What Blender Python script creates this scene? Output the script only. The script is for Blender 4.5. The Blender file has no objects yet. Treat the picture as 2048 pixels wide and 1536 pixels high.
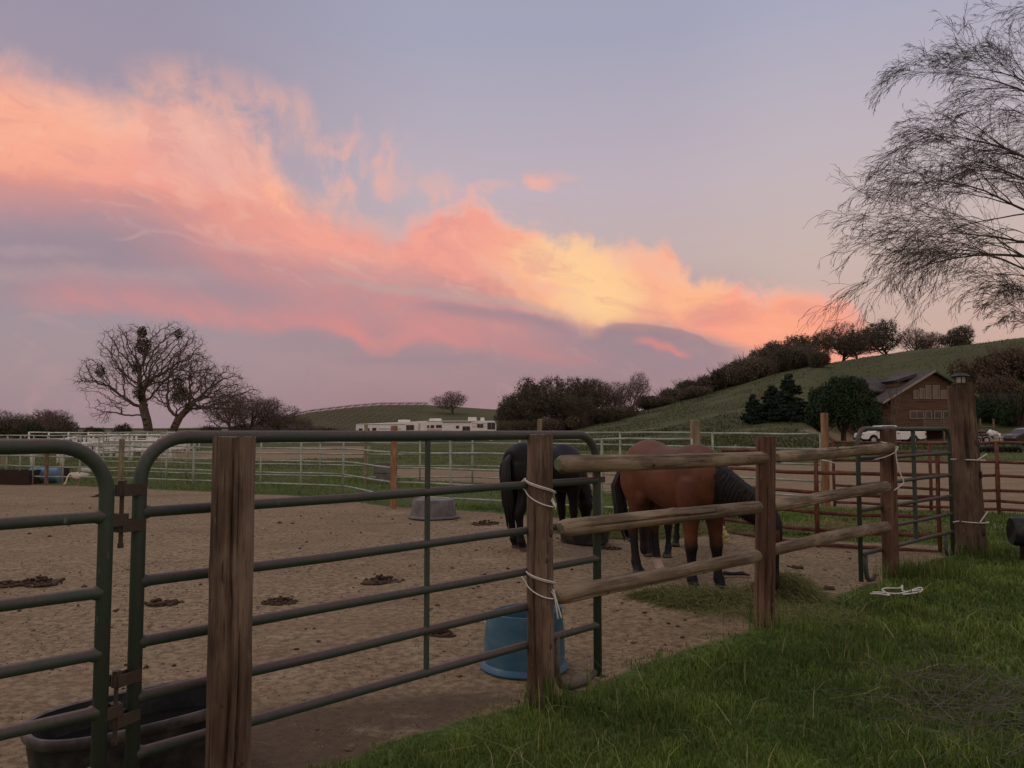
import bpy, bmesh, math, random
import numpy as np
from mathutils import Vector, Matrix, noise as mnoise
D = bpy.data; SC = bpy.context.scene; COL = SC.collection
PI = math.pi
# ---------------------------------------------------------------- camera
F = 1560.0; CAM_H = 1.6; PITCH = math.atan(94.0/1560.0)
cam = D.cameras.new('camera'); camo = D.objects.new('camera', cam); COL.objects.link(camo)
camo.location = (0, 0, CAM_H); camo.rotation_euler = (PI/2+PITCH, 0, 0)
cam.sensor_width = 36; cam.lens = 36*F/2048; cam.clip_end = 6000; cam.clip_start = 0.05
SC.camera = camo
CT, ST = math.cos(PITCH), math.sin(PITCH)
def ray(px, py):
    x = (px-1024)/F; y = (768-py)/F
    return (x, CT-y*ST, ST+y*CT)
def azel(px, py):
    d = ray(px, py); n = math.sqrt(sum(c*c for c in d))
    return math.degrees(math.atan2(d[0], d[1])), math.degrees(math.asin(d[2]/n))
def at(px, py, Y):                       # the point at depth Y seen at a place in the photograph
    d = ray(px, py); k = Y/d[1]
    return Vector((d[0]*k, Y, CAM_H+d[2]*k))
def G(px, py, z=0.0):                    # a point on level ground
    d = ray(px, py); k = (z-CAM_H)/d[2]
    return Vector((d[0]*k, d[1]*k, z))
def lin(c):
    return tuple(((v/255)/12.92 if v/255 <= .04045 else ((v/255+.055)/1.055)**2.4) for v in c)
# ---------------------------------------------------------------- view + sun
SC.view_settings.view_transform = 'Standard'; SC.view_settings.look = 'None'
SC.view_settings.exposure = 0; SC.view_settings.gamma = 1; SC.view_settings.use_curve_mapping = False
SUN_EL, SUN_AZ = math.radians(55), math.radians(-55)     # dusk: the lit cloud bank up on the left is the strongest light
sl = D.lights.new('sun', 'SUN'); sl.energy = 0.45; sl.angle = math.radians(35); sl.color = (1, .90, .72)
so = D.objects.new('sun', sl); COL.objects.link(so)
so.rotation_euler = Vector((math.sin(SUN_AZ)*math.cos(SUN_EL), math.cos(SUN_AZ)*math.cos(SUN_EL), math.sin(SUN_EL))).to_track_quat('Z', 'Y').to_euler()
SC.cycles.max_bounces = 4; SC.cycles.diffuse_bounces = 2; SC.cycles.glossy_bounces = 2
# ---------------------------------------------------------------- sky
W = D.worlds.new('World'); SC.world = W; W.use_nodes = True
nt = W.node_tree; NN = nt.nodes; LL = nt.links; NN.clear()
class V:                                   # tiny expression layer over shader nodes
    def __init__(s, sock): s.s = sock
    def __add__(a, b): return mth('ADD', a, b)
    def __radd__(a, b): return mth('ADD', b, a)
    def __sub__(a, b): return mth('SUBTRACT', a, b)
    def __rsub__(a, b): return mth('SUBTRACT', b, a)
    def __mul__(a, b): return mth('MULTIPLY', a, b)
    def __rmul__(a, b): return mth('MULTIPLY', b, a)
    def __truediv__(a, b): return mth('DIVIDE', a, b)
def plug(inp, v):
    if isinstance(v, V): LL.new(v.s, inp)
    else: inp.default_value = v
def mth(op, *a, clamp=False):
    n = NN.new('ShaderNodeMath'); n.operation = op; n.use_clamp = clamp
    for i, v in enumerate(a): plug(n.inputs[i], v)
    return V(n.outputs[0])
def sstep(v, a, b, lo=0.0, hi=1.0):
    n = NN.new('ShaderNodeMapRange'); n.interpolation_type = 'SMOOTHSTEP'
    if not isinstance(a, V) and not isinstance(b, V) and a > b: a, b, lo, hi = b, a, hi, lo
    plug(n.inputs[0], v); plug(n.inputs[1], a); plug(n.inputs[2], b); n.inputs[3].default_value = lo; n.inputs[4].default_value = hi
    return V(n.outputs[0])
def vec(x, y, z=0.0):
    n = NN.new('ShaderNodeCombineXYZ')
    for i, v in enumerate((x, y, z)): plug(n.inputs[i], v)
    return V(n.outputs[0])
def fbm(v, scale, detail=5, rough=.55, dist=0.0, color=False):
    n = NN.new('ShaderNodeTexNoise'); n.noise_dimensions = '3D'
    plug(n.inputs['Vector'], v); n.inputs['Scale'].default_value = scale; n.inputs['Detail'].default_value = detail
    n.inputs['Roughness'].default_value = rough; n.inputs['Distortion'].default_value = dist
    return V(n.outputs[0 if not color else 1])
def curve(u, pts, lo, hi):                 # u in degrees of azimuth -> value, through a float curve
    n = NN.new('ShaderNodeFloatCurve'); plug(n.inputs[1], sstep_lin(u, -45, 45))
    cm = n.mapping; c = cm.curves[0]
    P = sorted(((a+45)/90, (v-lo)/(hi-lo)) for a, v in pts)
    c.points[0].location = (0, P[0][1]) if P[0][0] > .001 else P[0]
    c.points[1].location = (1, P[-1][1]) if P[-1][0] < .999 else P[-1]
    for p in P:
        if .001 < p[0] < .999:
            q = c.points.new(*p); q.handle_type = 'AUTO_CLAMPED'
    cm.update()
    return V(n.outputs[0])*(hi-lo)+lo
def sstep_lin(v, a, b):
    n = NN.new('ShaderNodeMapRange'); plug(n.inputs[0], v); n.inputs[1].default_value = a; n.inputs[2].default_value = b
    return V(n.outputs[0])
def mixc(f, a, b):
    n = NN.new('ShaderNodeMix'); n.data_type = 'RGBA'; n.clamp_factor = True
    plug(n.inputs[0], f)
    for i, v in ((6, a), (7, b)):
        if isinstance(v, V): LL.new(v.s, n.inputs[i])
        else: n.inputs[i].default_value = (*lin(v), 1)
    return V(n.outputs[2])
def ramp(f, stops):
    n = NN.new('ShaderNodeValToRGB'); plug(n.inputs[0], f); e = n.color_ramp.elements
    n.color_ramp.interpolation = 'EASE' if False else 'LINEAR'
    e[0].position = stops[0][0]; e[0].color = (*lin(stops[0][1]), 1); e[1].position = stops[-1][0]; e[1].color = (*lin(stops[-1][1]), 1)
    for p, c in stops[1:-1]:
        q = e.new(p); q.color = (*lin(c), 1)
    return V(n.outputs[0])
tc = NN.new('ShaderNodeTexCoord'); sp = NN.new('ShaderNodeSeparateXYZ'); LL.new(tc.outputs['Generated'], sp.inputs[0])
dx, dy, dz = (V(sp.outputs[i]) for i in range(3))
R2D = 57.29578
AZ = mth('ARCTAN2', dx, dy)*R2D
EL = mth('ARCSINE', dz)*R2D
# warped copies of the two angles: broad billows and fine wisps
cv = vec(AZ*.05, EL*.085, 0.0)
w1 = fbm(cv, 1.6, 4, .5) - .5
w2 = fbm(vec(AZ*.05+7.3, EL*.085+3.1, 2.0), 1.6, 4, .5) - .5
f1 = fbm(vec(AZ*.12+w1*.9, (EL+AZ*.32)*.30+w2*1.2, 0.0), 1.7, 7, .6, .25) - .5     # streaks lying along the bank
f2 = fbm(vec(AZ*.22+w1, EL*.26+w2, 5.0), 1.6, 8, .62, .3) - .5                         # puffs
f3 = fbm(vec(AZ*.5+w2*2.5, EL*.16+w1*2.0, 9.0), 1.5, 6, .6, .3) - .5                 # upright wisps
def C2(pts): return [azel(*p) for p in pts]
def cpx(pts):
    q = C2(pts); return q
SKY_L = ramp(sstep_lin(EL, -2, 40), [(0, (150,130,136)), (.06, (156,136,142)), (.14, (157,139,148)), (.30, (154,139,154)), (.55, (160,146,162)), (.72, (152,145,165)), (1, (150,154,170))])
SKY_R = ramp(sstep_lin(EL, -2, 40), [(0, (196,152,142)), (.08, (200,160,148)), (.20, (202,170,160)), (.34, (200,178,172)), (.50, (192,179,186)), (.72, (168,168,190)), (1, (152,156,174))])
SKY_M = ramp(sstep_lin(EL, -2, 40), [(0, (152,126,134)), (.10, (156,130,138)), (.22, (163,138,148)), (.34, (194,172,170)), (.46, (190,174,184)), (.70, (163,163,184)), (1, (150,154,172))])
sky = mixc(sstep(AZ+w1*8, -26, -4), SKY_L, SKY_M)
sky = mixc(sstep(AZ+w1*5, 10, 22), sky, SKY_R)
P = math.radians(1)*F                       # pixels per degree near the middle
def window(a, b, soft=2.5):
    a = azel(a, 768)[0]; b = azel(b, 768)[0]
    return sstep(AZ, a-soft, a+soft)*sstep(AZ, b+soft, b-soft)
def streak(base, pts, up, dn, col, k, noise=.8, wob=1.0, soft=2.5):
    q = cpx(pts); vs = [p[1] for p in q]; lo, hi = min(vs)-1, max(vs)+1
    d = EL+f2*wob-curve(AZ, q, lo, hi)
    m = sstep(d, up/P, 0.0)*sstep(d, -dn/P, 0.0)
    m = m*window(pts[0][0], pts[-1][0], soft)*mth('ADD', f1*(2.2*noise), 1-.35*noise, clamp=True)*k
    return mixc(m, base, col)
# the grey mauve underside and its faint streaks
sky = streak(sky, [(-400,500),(0,500),(300,510),(600,590),(1000,650),(1300,690),(1500,740)], 110, 150, (152,128,141), .85, .4, 2.0, 4)
sky = streak(sky, [(330,480),(430,500),(560,545),(700,590),(850,625),(1000,645),(1100,660)], 90, 95, (202,138,140), .95, .7, 1.6, 4)
sky = streak(sky, [(-300,560),(0,548),(150,545),(300,552),(420,560)], 26, 26, (184,160,162), .40, .9, 1.5)
sky = streak(sky, [(-300,500),(0,498),(150,505)], 14, 18, (180,156,163), .45, .8, 1.5)
sky = streak(sky, [(60,600),(200,606),(300,615),(420,635),(520,650),(600,645),(700,660),(760,680),(850,672),(990,684)], 75, 30, (206,134,137), .85, .9, 1.5)
sky = streak(sky, [(640,650),(720,680),(765,704),(800,690),(860,676)], 40, 18, (216,134,133), .45, .6, .9)
sky = streak(sky, [(1000,700),(1080,708),(1180,722)], 34, 26, (190,130,136), .8, .6, 1.0)
sky = streak(sky, [(1275,682),(1310,690),(1345,698),(1375,712)], 18, 12, (214,134,130), .8, .3, .6, .7)
sky = streak(sky, [(380,700),(520,714),(700,730),(900,760)], 40, 40, (176,142,150), .25, .9, 2.0)
sky = streak(sky, [(-300,730),(0,760),(300,790),(700,770),(1100,790)], 50, 60, (168,138,147), .2, .9, 2.0)
# main bank
top = cpx([(-400,20),(0,82),(60,106),(130,136),(190,152),(260,162),(320,152),(372,142),(400,168),(470,200),(530,262),(580,330),(620,368),(650,376),(680,402),(740,418),(800,436),(845,424),(880,396),(920,382),(970,400),(1030,436),(1080,462),(1150,470),(1250,482),(1335,492),(1362,532),(1400,550),(1450,556),(1500,572),(1600,578),(1680,590),(1720,616),(1760,690),(1800,780)])
bot = cpx([(-400,430),(0,452),(100,456),(250,470),(350,490),(450,524),(560,566),(650,582),(760,590),(900,600),(1000,608),(1080,624),(1140,646),(1190,662),(1225,648),(1320,648),(1400,668),(1460,688),(1560,722),(1650,745),(1700,760)])
TOP = curve(AZ, top, 0, 32); BOT = curve(AZ, bot, 0, 20)
dt = TOP-EL+f2*3.4+f3*1.6                       # degrees below the top edge
db = EL-BOT+f1*1.6+f2*.5
leftsoft = sstep(AZ, -12, -2, 3.4, 1.0)
mtop = sstep(dt, -.5, leftsoft)
mbot = sstep(db, -.9, sstep(AZ, -12, 2, 3.6, .7))
inv = sstep(AZ+f2*4, 28.5, 21.5)
body = mixc(sstep(db+f1*3, .2, 3.2), (206,138,136), (240,158,142))
body = mixc(sstep(db+f1*4-2.5, .5, 5.0)*sstep(AZ, 0, -16), body, (248,178,156))
body = mixc(sstep(AZ+f2*8, 8, 14), body, (248,158,136))
body = mixc(sstep(dt+f2*1.5, 1.6, .2)*.6, body, (238,186,172))
def blob(px, py, rx, ry):
    a, e = azel(px, py)
    x = (AZ-a+w1*2+f2*3)/(rx/P); y = (EL-e+w2*2+f2*2.5)/(ry/P)
    return sstep(x*x+y*y, 1.0, 0.0)
body = mixc(blob(1130,530,210,130)*.7, body, (253,186,146))
body = mixc(blob(1230,570,240,140)*.7, body, (253,184,144))
body = mixc(blob(1130,512,130,64)*.75, body, (253,208,154))
body = mixc(blob(1200,590,110,90)*.8, body, (254,210,150))
body = mixc(blob(1390,580,90,70)*.5, body, (255,190,140))
body = mixc(blob(1560,640,130,80)*.45, body, (255,172,134))
body = mixc(blob(20,260,200,130)*.6, body, (250,170,138))
body = mixc(blob(270,200,190,80)*.6, body, (250,182,156))
body = mixc(blob(600,385,90,40)*.6, body, (255,184,146))
body = mixc(blob(60,400,330,60)*.6, body, (208,134,128))
body = mixc(blob(400,430,260,50)*.35, body, (212,140,132))
body = mixc(blob(420,290,150,110)*.45, body, (216,168,166))
body = mixc(blob(1440,625,100,36)*.4, body, (214,138,132))
dens = mtop*mbot*inv*mth('ADD', f1*.8+f2*.9, 1.12, clamp=True)
# thin torn veils above the edge
veil = mixc(mth('MULTIPLY', sstep(f3+f2*.8, -.06, .26)*(blob(600,300,200,150)*.65+blob(760,350,130,120)*.55), 1.0, clamp=True), sky, (222,172,166))
for bx in ((690,285,70,26,.40),(775,340,26,80,.38),(985,372,60,16,.40),(1078,368,46,24,.75),(1100,352,80,14,.30),(880,372,50,46,.35),(430,170,190,60,.35),(560,240,90,90,.30)):
    veil = mixc(blob(*bx[:4])*bx[4]*sstep(f2+f3*.5, -.22, .10), veil, (244,176,156))
f4 = fbm(vec(AZ*.10+w1*1.6+f2*.35, (EL+AZ*.25)*.19+w2*1.6, 12.0), 2.6, 9, .62, .25)
body = mixc(sstep(f4, .50, .70)*.30, body, (255,200,174)); body = mixc(sstep(f4, .50, .32)*.40, body, (216,144,142))
sky = mixc(dens, veil, body)
sky = mixc(sstep(f4, .52, .70)*.16*sstep(EL, 26, 14)*sstep(AZ, 24, 4), sky, (204,158,158))
# narrow pale and dark seams below the bank
sky = streak(sky, [(225,478),(300,464),(340,466),(380,478),(420,492),(560,506)], 9, 4, (208,164,160), .38, .9, .6, 1)
sky = streak(sky, [(640,556),(760,576),(900,590),(1030,606),(1120,628),(1150,636)], 16, 16, (188,160,154), .65, .6, .6)
sky = streak(sky, [(420,498),(560,508),(700,548),(800,566)], 10, 9, (218,148,142), .55, .7, .7)
sky = streak(sky, [(850,610),(960,622),(1060,634),(1150,650)], 14, 26, (146,126,140), .7, .5, .6)
sky = streak(sky, [(1195,660),(1235,650),(1320,656),(1400,674),(1470,696)], 7, 34, (148,122,134), .7, .3, .3)
sky = streak(sky, [(680,716),(780,720),(900,716),(1000,712)], 10, 16, (148,128,144), .45, .4, .6)
sky = mixc(sstep(EL, 0.0, -6.0), sky, (92,78,76))
# away from the picture the unseen sky is brightened and made more neutral to light things' fronts
away = sstep(mth('ABSOLUTE', AZ+4.0), 46, 105)
sky = mixc(away*sstep(EL, -6, 2), sky, ramp(sstep_lin(EL, -2, 90), [(0, (206,180,164)), (.2, (206,190,180)), (.5, (186,182,190)), (1, (160,164,184))]))
# physical sky as a faint base, everything else is cloud and afterglow colour on it
ns = NN.new('ShaderNodeTexSky'); ns.sky_type = 'NISHITA'; ns.sun_disc = False; ns.sun_elevation = math.radians(0.5); ns.sun_rotation = math.radians(150)
b1 = NN.new('ShaderNodeBackground'); LL.new(ns.outputs[0], b1.inputs[0]); b1.inputs[1].default_value = .03
b2 = NN.new('ShaderNodeBackground'); LL.new(sky.s, b2.inputs[0]); b2.inputs[1].default_value = .97
ad = NN.new('ShaderNodeAddShader'); LL.new(b1.outputs[0], ad.inputs[0]); LL.new(b2.outputs[0], ad.inputs[1])
wo = NN.new('ShaderNodeOutputWorld'); LL.new(ad.outputs[0], wo.inputs[0])
W.cycles.sampling_method = 'MANUAL'; W.cycles.sample_map_resolution = 512
# ---------------------------------------------------------------- helpers
RND = random.Random(7)
class MB:
    """collects tubes, boxes and sweeps; build() links them as one mesh object"""
    def __init__(s): s.v = []; s.f = []; s.mi = []; s.cur = 0
    def face(s, *i): s.f.append(i); s.mi.append(s.cur)
    def tube(s, pts, r, n=8, cap=True, flat=1.0, closed=False):
        pts = [Vector(p) for p in pts]; m = len(pts)
        if not hasattr(r, '__len__'): r = [r]*m
        up = None; rings = []
        for i, p in enumerate(pts):
            if closed: t = pts[(i+1) % m]-pts[i-1]
            else: t = pts[min(i+1, m-1)]-pts[max(i-1, 0)]
            if t.length < 1e-9: t = Vector((0, 0, 1))
            t.normalize()
            if up is None:
                up = Vector((0, 0, 1)) if abs(t.z) < .9 else Vector((0, 1, 0))
            a = t.cross(up)
            if a.length < 1e-5: a = t.cross(Vector((1, 0, 0)))
            a.normalize(); b = a.cross(t).normalized(); up = b
            base = len(s.v); rings.append(base)
            for k in range(n):
                c = 2*PI*k/n
                s.v.append(p+a*(math.cos(c)*r[i])+b*(math.sin(c)*r[i]*flat))
        for i in range(m if closed else m-1):
            A, B = rings[i], rings[(i+1) % m]
            for k in range(n):
                k2 = (k+1) % n
                s.face(A+k, A+k2, B+k2, B+k)
        if cap and not closed:
            s.face(*[rings[0]+k for k in reversed(range(n))]); s.face(*[rings[-1]+k for k in range(n)])
        return s
    def box(s, lo, hi, M=None):
        b = len(s.v)
        for z in (lo[2], hi[2]):
            for x, y in ((lo[0], lo[1]), (hi[0], lo[1]), (hi[0], hi[1]), (lo[0], hi[1])):
                p = Vector((x, y, z)); s.v.append(M @ p if M else p)
        for q in ((3, 2, 1, 0), (4, 5, 6, 7), (0, 1, 5, 4), (1, 2, 6, 5), (2, 3, 7, 6), (3, 0, 4, 7)): s.face(*[b+i for i in q])
        return s
    def prism(s, poly, axis, a, b, M=None):
        """polygon (2D) extruded along an axis from a to b"""
        n = len(poly); base = len(s.v)
        for c in (a, b):
            for u, v in poly:
                p = {'x': Vector((c, u, v)), 'y': Vector((u, c, v)), 'z': Vector((u, v, c))}[axis]
                s.v.append(M @ p if M else p)
        s.face(*[base+i for i in reversed(range(n))]); s.face(*[base+n+i for i in range(n)])
        for i in range(n):
            j = (i+1) % n; s.face(base+i, base+j, base+n+j, base+n+i)
        return s
    def lathe(s, prof, n=32, M=None, fn=None):
        rings = []
        for r, z in prof:
            rings.append(len(s.v))
            for k in range(n):
                c = 2*PI*k/n; p = Vector((r*math.cos(c), r*math.sin(c), z))
                if fn: p = fn(p, c)
                s.v.append(M @ p if M else p)
        for A, B in zip(rings, rings[1:]):
            for k in range(n):
                k2 = (k+1) % n; s.face(A+k, A+k2, B+k2, B+k)
        return s
    def blob(s, c, r, seg=6, rings=4, jit=.2, rnd=RND):
        c = Vector(c); r = Vector(r) if hasattr(r, '__len__') else Vector((r, r, r)); R_ = []
        top = len(s.v); s.v.append(c+Vector((0, 0, r.z)))
        for i in range(1, rings):
            R_.append(len(s.v)); th = PI*i/rings
            for k in range(seg):
                ph = 2*PI*(k+.5*(i % 2))/seg; j = 1+rnd.uniform(-jit, jit)
                s.v.append(c+Vector((r.x*math.sin(th)*math.cos(ph)*j, r.y*math.sin(th)*math.sin(ph)*j, r.z*math.cos(th)*j)))
        bot = len(s.v); s.v.append(c-Vector((0, 0, r.z)))
        for k in range(seg):
            k2 = (k+1) % seg; s.face(top, R_[0]+k, R_[0]+k2); s.face(bot, R_[-1]+k2, R_[-1]+k)
            for A, B in zip(R_, R_[1:]): s.face(A+k, B+k, B+k2, A+k2)
        return s
    def build(s, name, mats, parent=None, smooth=True, sharp=None):
        me = D.meshes.new(name); me.from_pydata([tuple(v) for v in s.v], [], s.f)
        if not isinstance(mats, (list, tuple)): mats = [mats]
        for m in mats: me.materials.append(m)
        if len(mats) > 1: me.polygons.foreach_set('material_index', s.mi)
        if smooth: me.polygons.foreach_set('use_smooth', [True]*len(me.polygons))
        me.update()
        if smooth and sharp: me.set_sharp_from_angle(angle=math.radians(sharp))
        return link(name, me, parent)
def link(name, me, parent=None):
    o = D.objects.new(name, me); COL.objects.link(o)
    if parent: o.parent = parent
    return o
def empty(name, loc=(0, 0, 0), rz=0.0):
    o = D.objects.new(name, None); COL.objects.link(o); o.location = loc; o.rotation_euler = (0, 0, rz); return o
def tag(o, label=None, cat=None, group=None, kind=None):
    if label: o['label'] = label
    if cat: o['category'] = cat
    if group: o['group'] = group
    if kind: o['kind'] = kind
    return o
def copy_tree(o, parent=None):
    c = o.copy(); COL.objects.link(c); c.parent = parent
    for ch in list(o.children): copy_tree(ch, c)
    return c
def np_mesh(name, verts, faces_flat, nper, mats, parent=None, smooth=False):
    me = D.meshes.new(name); nv = len(verts); nf = len(faces_flat)//nper
    me.vertices.add(nv); me.vertices.foreach_set('co', np.asarray(verts, 'f').ravel())
    me.loops.add(nf*nper); me.loops.foreach_set('vertex_index', np.asarray(faces_flat, 'i').ravel())
    me.polygons.add(nf); me.polygons.foreach_set('loop_start', np.arange(nf, dtype='i')*nper)
    if smooth: me.polygons.foreach_set('use_smooth', np.ones(nf, bool))
    for m in (mats if isinstance(mats, (list, tuple)) else [mats]): me.materials.append(m)
    me.update(calc_edges=True)
    return link(name, me, parent)
def orient(a, b):
    """matrix whose local z runs from a to b"""
    a = Vector(a); b = Vector(b); d = b-a
    return Matrix.Translation(a) @ d.to_track_quat('Z', 'Y').to_matrix().to_4x4()
# ---------------------------------------------------------------- materials
def material(name, fn, spec=.3):
    global NN, LL
    m = D.materials.new(name); m.use_nodes = True; t = m.node_tree; t.nodes.clear(); NN = t.nodes; LL = t.links
    tc = NN.new('ShaderNodeTexCoord'); out = NN.new('ShaderNodeOutputMaterial'); bs = NN.new('ShaderNodeBsdfPrincipled')
    LL.new(bs.outputs[0], out.inputs[0]); bs.inputs['Specular IOR Level'].default_value = spec
    r = fn(V(tc.outputs['Object']), bs)
    col, rough, h = (r+(None, None))[:3] if isinstance(r, tuple) else (r, None, None)
    if isinstance(col, V): LL.new(col.s, bs.inputs['Base Color'])
    if rough is not None: plug(bs.inputs['Roughness'], rough)
    if h is not None:
        hv, st, dist = h; b = NN.new('ShaderNodeBump'); b.inputs['Strength'].default_value = st; b.inputs['Distance'].default_value = dist
        LL.new(hv.s, b.inputs['Height']); LL.new(b.outputs[0], bs.inputs['Normal'])
    return m
def sv(v, x, y, z):                        # scaled vector
    n = NN.new('ShaderNodeVectorMath'); n.operation = 'MULTIPLY'; LL.new(v.s, n.inputs[0]); n.inputs[1].default_value = (x, y, z); return V(n.outputs[0])
def oinfo():
    return V(NN.new('ShaderNodeObjectInfo').outputs['Random'])
def shift(v, k):                           # offset by the object's own random number so that copies differ
    n = NN.new('ShaderNodeVectorMath'); n.operation = 'ADD'; LL.new(v.s, n.inputs[0]); LL.new(vec(oinfo()*k, oinfo()*k, oinfo()*k).s, n.inputs[1]); return V(n.outputs[0])
def attr(name):
    n = NN.new('ShaderNodeAttribute'); n.attribute_name = name; return V(n.outputs['Fac'])
def gray(v): return v
def A8(*c): return c                       # colours below are sRGB values of the material itself
def m_wood(name, dark, mid, light, zs=1.0, gscale=1.0):
    dark, mid, light = (tuple(min(255, int(k*1.08)) for k in c) for c in (dark, mid, light))
    def f(o, bs):
        o = shift(o, 13.7)
        g = fbm(sv(o, 42*gscale, 42*gscale, 2.2*zs), 1, 6, .6, .5)
        g2 = fbm(sv(o, 120*gscale, 120*gscale, 5*zs), 1, 3, .6)
        b = fbm(sv(o, 5, 5, 1.8), 1, 4, .6)
        c = mixc(sstep(g, .32, .62), dark, mid); c = mixc(sstep(b+g2*.4, .58, .92), c, light)
        c = mixc(sstep(fbm(sv(o, 55, 55, 1.1), 1, 3, .5), .40, .30)*.8, c, tuple(int(k*.5) for k in dark)); c = mixc(sstep(g2+g*.5, .62, .52)*.5, c, tuple(int(k*.6) for k in dark)); c = mixc(sstep(fbm(sv(o, 30, 30, 12), 1, 3, .6), .66, .74)*.6, c, light)
        return c, mth('ADD', .72, g*.25), (g+g2*.5, .55, .006)
    return material(name, f)
def flat(name, c, rough=.6, spec=.3, c2=None, sc=6):
    c2 = c2 or tuple(int(k*.88) for k in c)
    return material(name, lambda o, bs: (mixc(sstep(fbm(o, sc, 4, .6), .35, .65), c, c2), rough), spec)
M = {}
M['post'] = m_wood('post_wood', (62,48,39), (90,71,58), (126,104,88))
M['post_red'] = m_wood('reddish_post_wood', (62,44,35), (90,65,51), (118,90,74))
M['rail'] = m_wood('peeled_rail_wood', (78,64,50), (112,94,76), (148,130,108))
M['pole'] = m_wood('utility_pole_wood', (60,46,38), (86,68,56), (118,98,82))
M['post_grey'] = m_wood('pale_post_wood', (98,86,66), (124,110,88), (146,132,108))
M['post_orange'] = m_wood('orange_stained_wood', (112,80,56), (142,104,74), (160,128,100))
def f_endgrain(o, bs):
    n = NN.new('ShaderNodeTexWave'); n.wave_type = 'RINGS'; n.rings_direction = 'Z'; LL.new(o.s, n.inputs['Vector']); n.inputs['Scale'].default_value = 34; n.inputs['Distortion'].default_value = 1.2
    return mixc(V(n.outputs[1]), (104,112,84), (146,152,120)), .85
M['knot'] = flat('dark_wood_knot', (58,44,36), .85, c2=(92,72,56), sc=60)
M['endgrain'] = material('green_treated_endgrain', f_endgrain)
def f_green(o, bs):
    o = shift(o, 9.1)
    n = fbm(o, 7, 6, .65); s = fbm(sv(o, 60, 60, 60), 1, 4, .6)
    geo = NN.new('ShaderNodeNewGeometry'); sp_ = NN.new('ShaderNodeSeparateXYZ'); LL.new(geo.outputs['Normal'], sp_.inputs[0]); up = V(sp_.outputs[2])
    c = mixc(s, (50,60,53), (68,78,67))
    rust = mixc(s, (60,46,41), (100,83,75))
    k = sstep(up*.42+n+s*.14, .62, .84)
    c = mixc(k, c, rust)
    c = mixc(sstep(fbm(sv(o, 30, 30, 9), 1, 3, .5), .70, .76)*.7, c, (120,120,104))
    return c, mth('SUBTRACT', .62, n*.15), (n+s*.6, .35, .003)
M['green'] = material('green_paint_rusting', f_green, .45)
def f_greentop(o, bs):
    n = fbm(o, 9, 6, .65); s = fbm(sv(o, 60, 60, 60), 1, 4, .6)
    c = mixc(s, (66,54,48), (98,84,76)); c = mixc(sstep(n, .56, .66), c, (48,58,50))
    return c, .5, (n+s*.6, .4, .003)
M['greentop'] = material('worn_brown_green_pipe', f_greentop, .5)
def f_rust(o, bs):
    o = shift(o, 5.0)
    n = fbm(o, 9, 6, .65); s = fbm(sv(o, 50, 50, 50), 1, 4, .6)
    return mixc(sstep(n, .35, .65), (84,46,36), (118,72,56)), .75, (n+s, .35, .003)
M['rust'] = material('rusty_red_pipe', f_rust)
M['hinge'] = material('rusty_hinge_iron', lambda o, bs: (mixc(fbm(o, 40, 5, .6), (56,46,40), (96,80,70)), .6, (fbm(o, 90, 4, .6), .4, .002)))
def f_galv(o, bs):
    o = shift(o, 5.0)
    n = fbm(o, 5, 5, .6)
    bs.inputs['Metallic'].default_value = .25
    return mixc(sstep(n, .3, .7), (132,140,124), (172,176,160)), .5
M['galv'] = material('galvanised_pale_pipe', f_galv)
M['white'] = material('white_painted_pipe', lambda o, bs: (mixc(sstep(fbm(o, 3, 5, .65), .35, .7), (236,232,224), (196,186,172)), .5))
M['rope'] = material('white_nylon_rope', lambda o, bs: (mixc(fbm(sv(o, 90, 90, 260), 1, 3), (206,198,190), (236,230,224)), .8, (fbm(sv(o, 120, 120, 300), 1, 2), .6, .002)))
M['black'] = material('black_rubber', lambda o, bs: (mixc(sstep(fbm(o, 6, 5, .65), .42, .75), (36,36,38), (80,72,66)), .55, (fbm(o, 20, 5, .6), .15, .01)))
M['tankrim'] = material('scuffed_rubber_rim', lambda o, bs: (mixc(sstep(fbm(o, 8, 5, .65), .35, .65), (66,60,60), (112,98,96)), .5, (fbm(o, 30, 5, .6), .2, .005)))
M['blue'] = material('faded_blue_plastic', lambda o, bs: (mixc(sstep(fbm(sv(o, 4, 4, 9), 1, 6, .65), .35, .75), (58,98,124), (88,120,132)), .42, (fbm(o, 12, 5, .6), .12, .01)))
M['grey'] = material('grey_plastic', lambda o, bs: (mixc(sstep(fbm(o, 5, 5, .65), .35, .7), (118,112,110), (92,84,80)), .6))
M['salt'] = flat('white_salt_block', (226,222,218), .7)
def f_bark(o, bs):
    n = fbm(sv(o, 3, 3, 1.2), 1, 5, .65)
    return mixc(sstep(n, .35, .65), (84,70,62), (116,100,88)), .9, (fbm(sv(o, 14, 14, 4), 1, 4), .5, .02)
M['bark'] = material('oak_bark', f_bark)
M['twig'] = flat('oak_twigs', (100,82,74), .9, c2=(120,100,90), sc=.8)
M['willowbark'] = flat('willow_twigs', (80,66,60), .9, c2=(104,90,80), sc=3)
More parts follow.
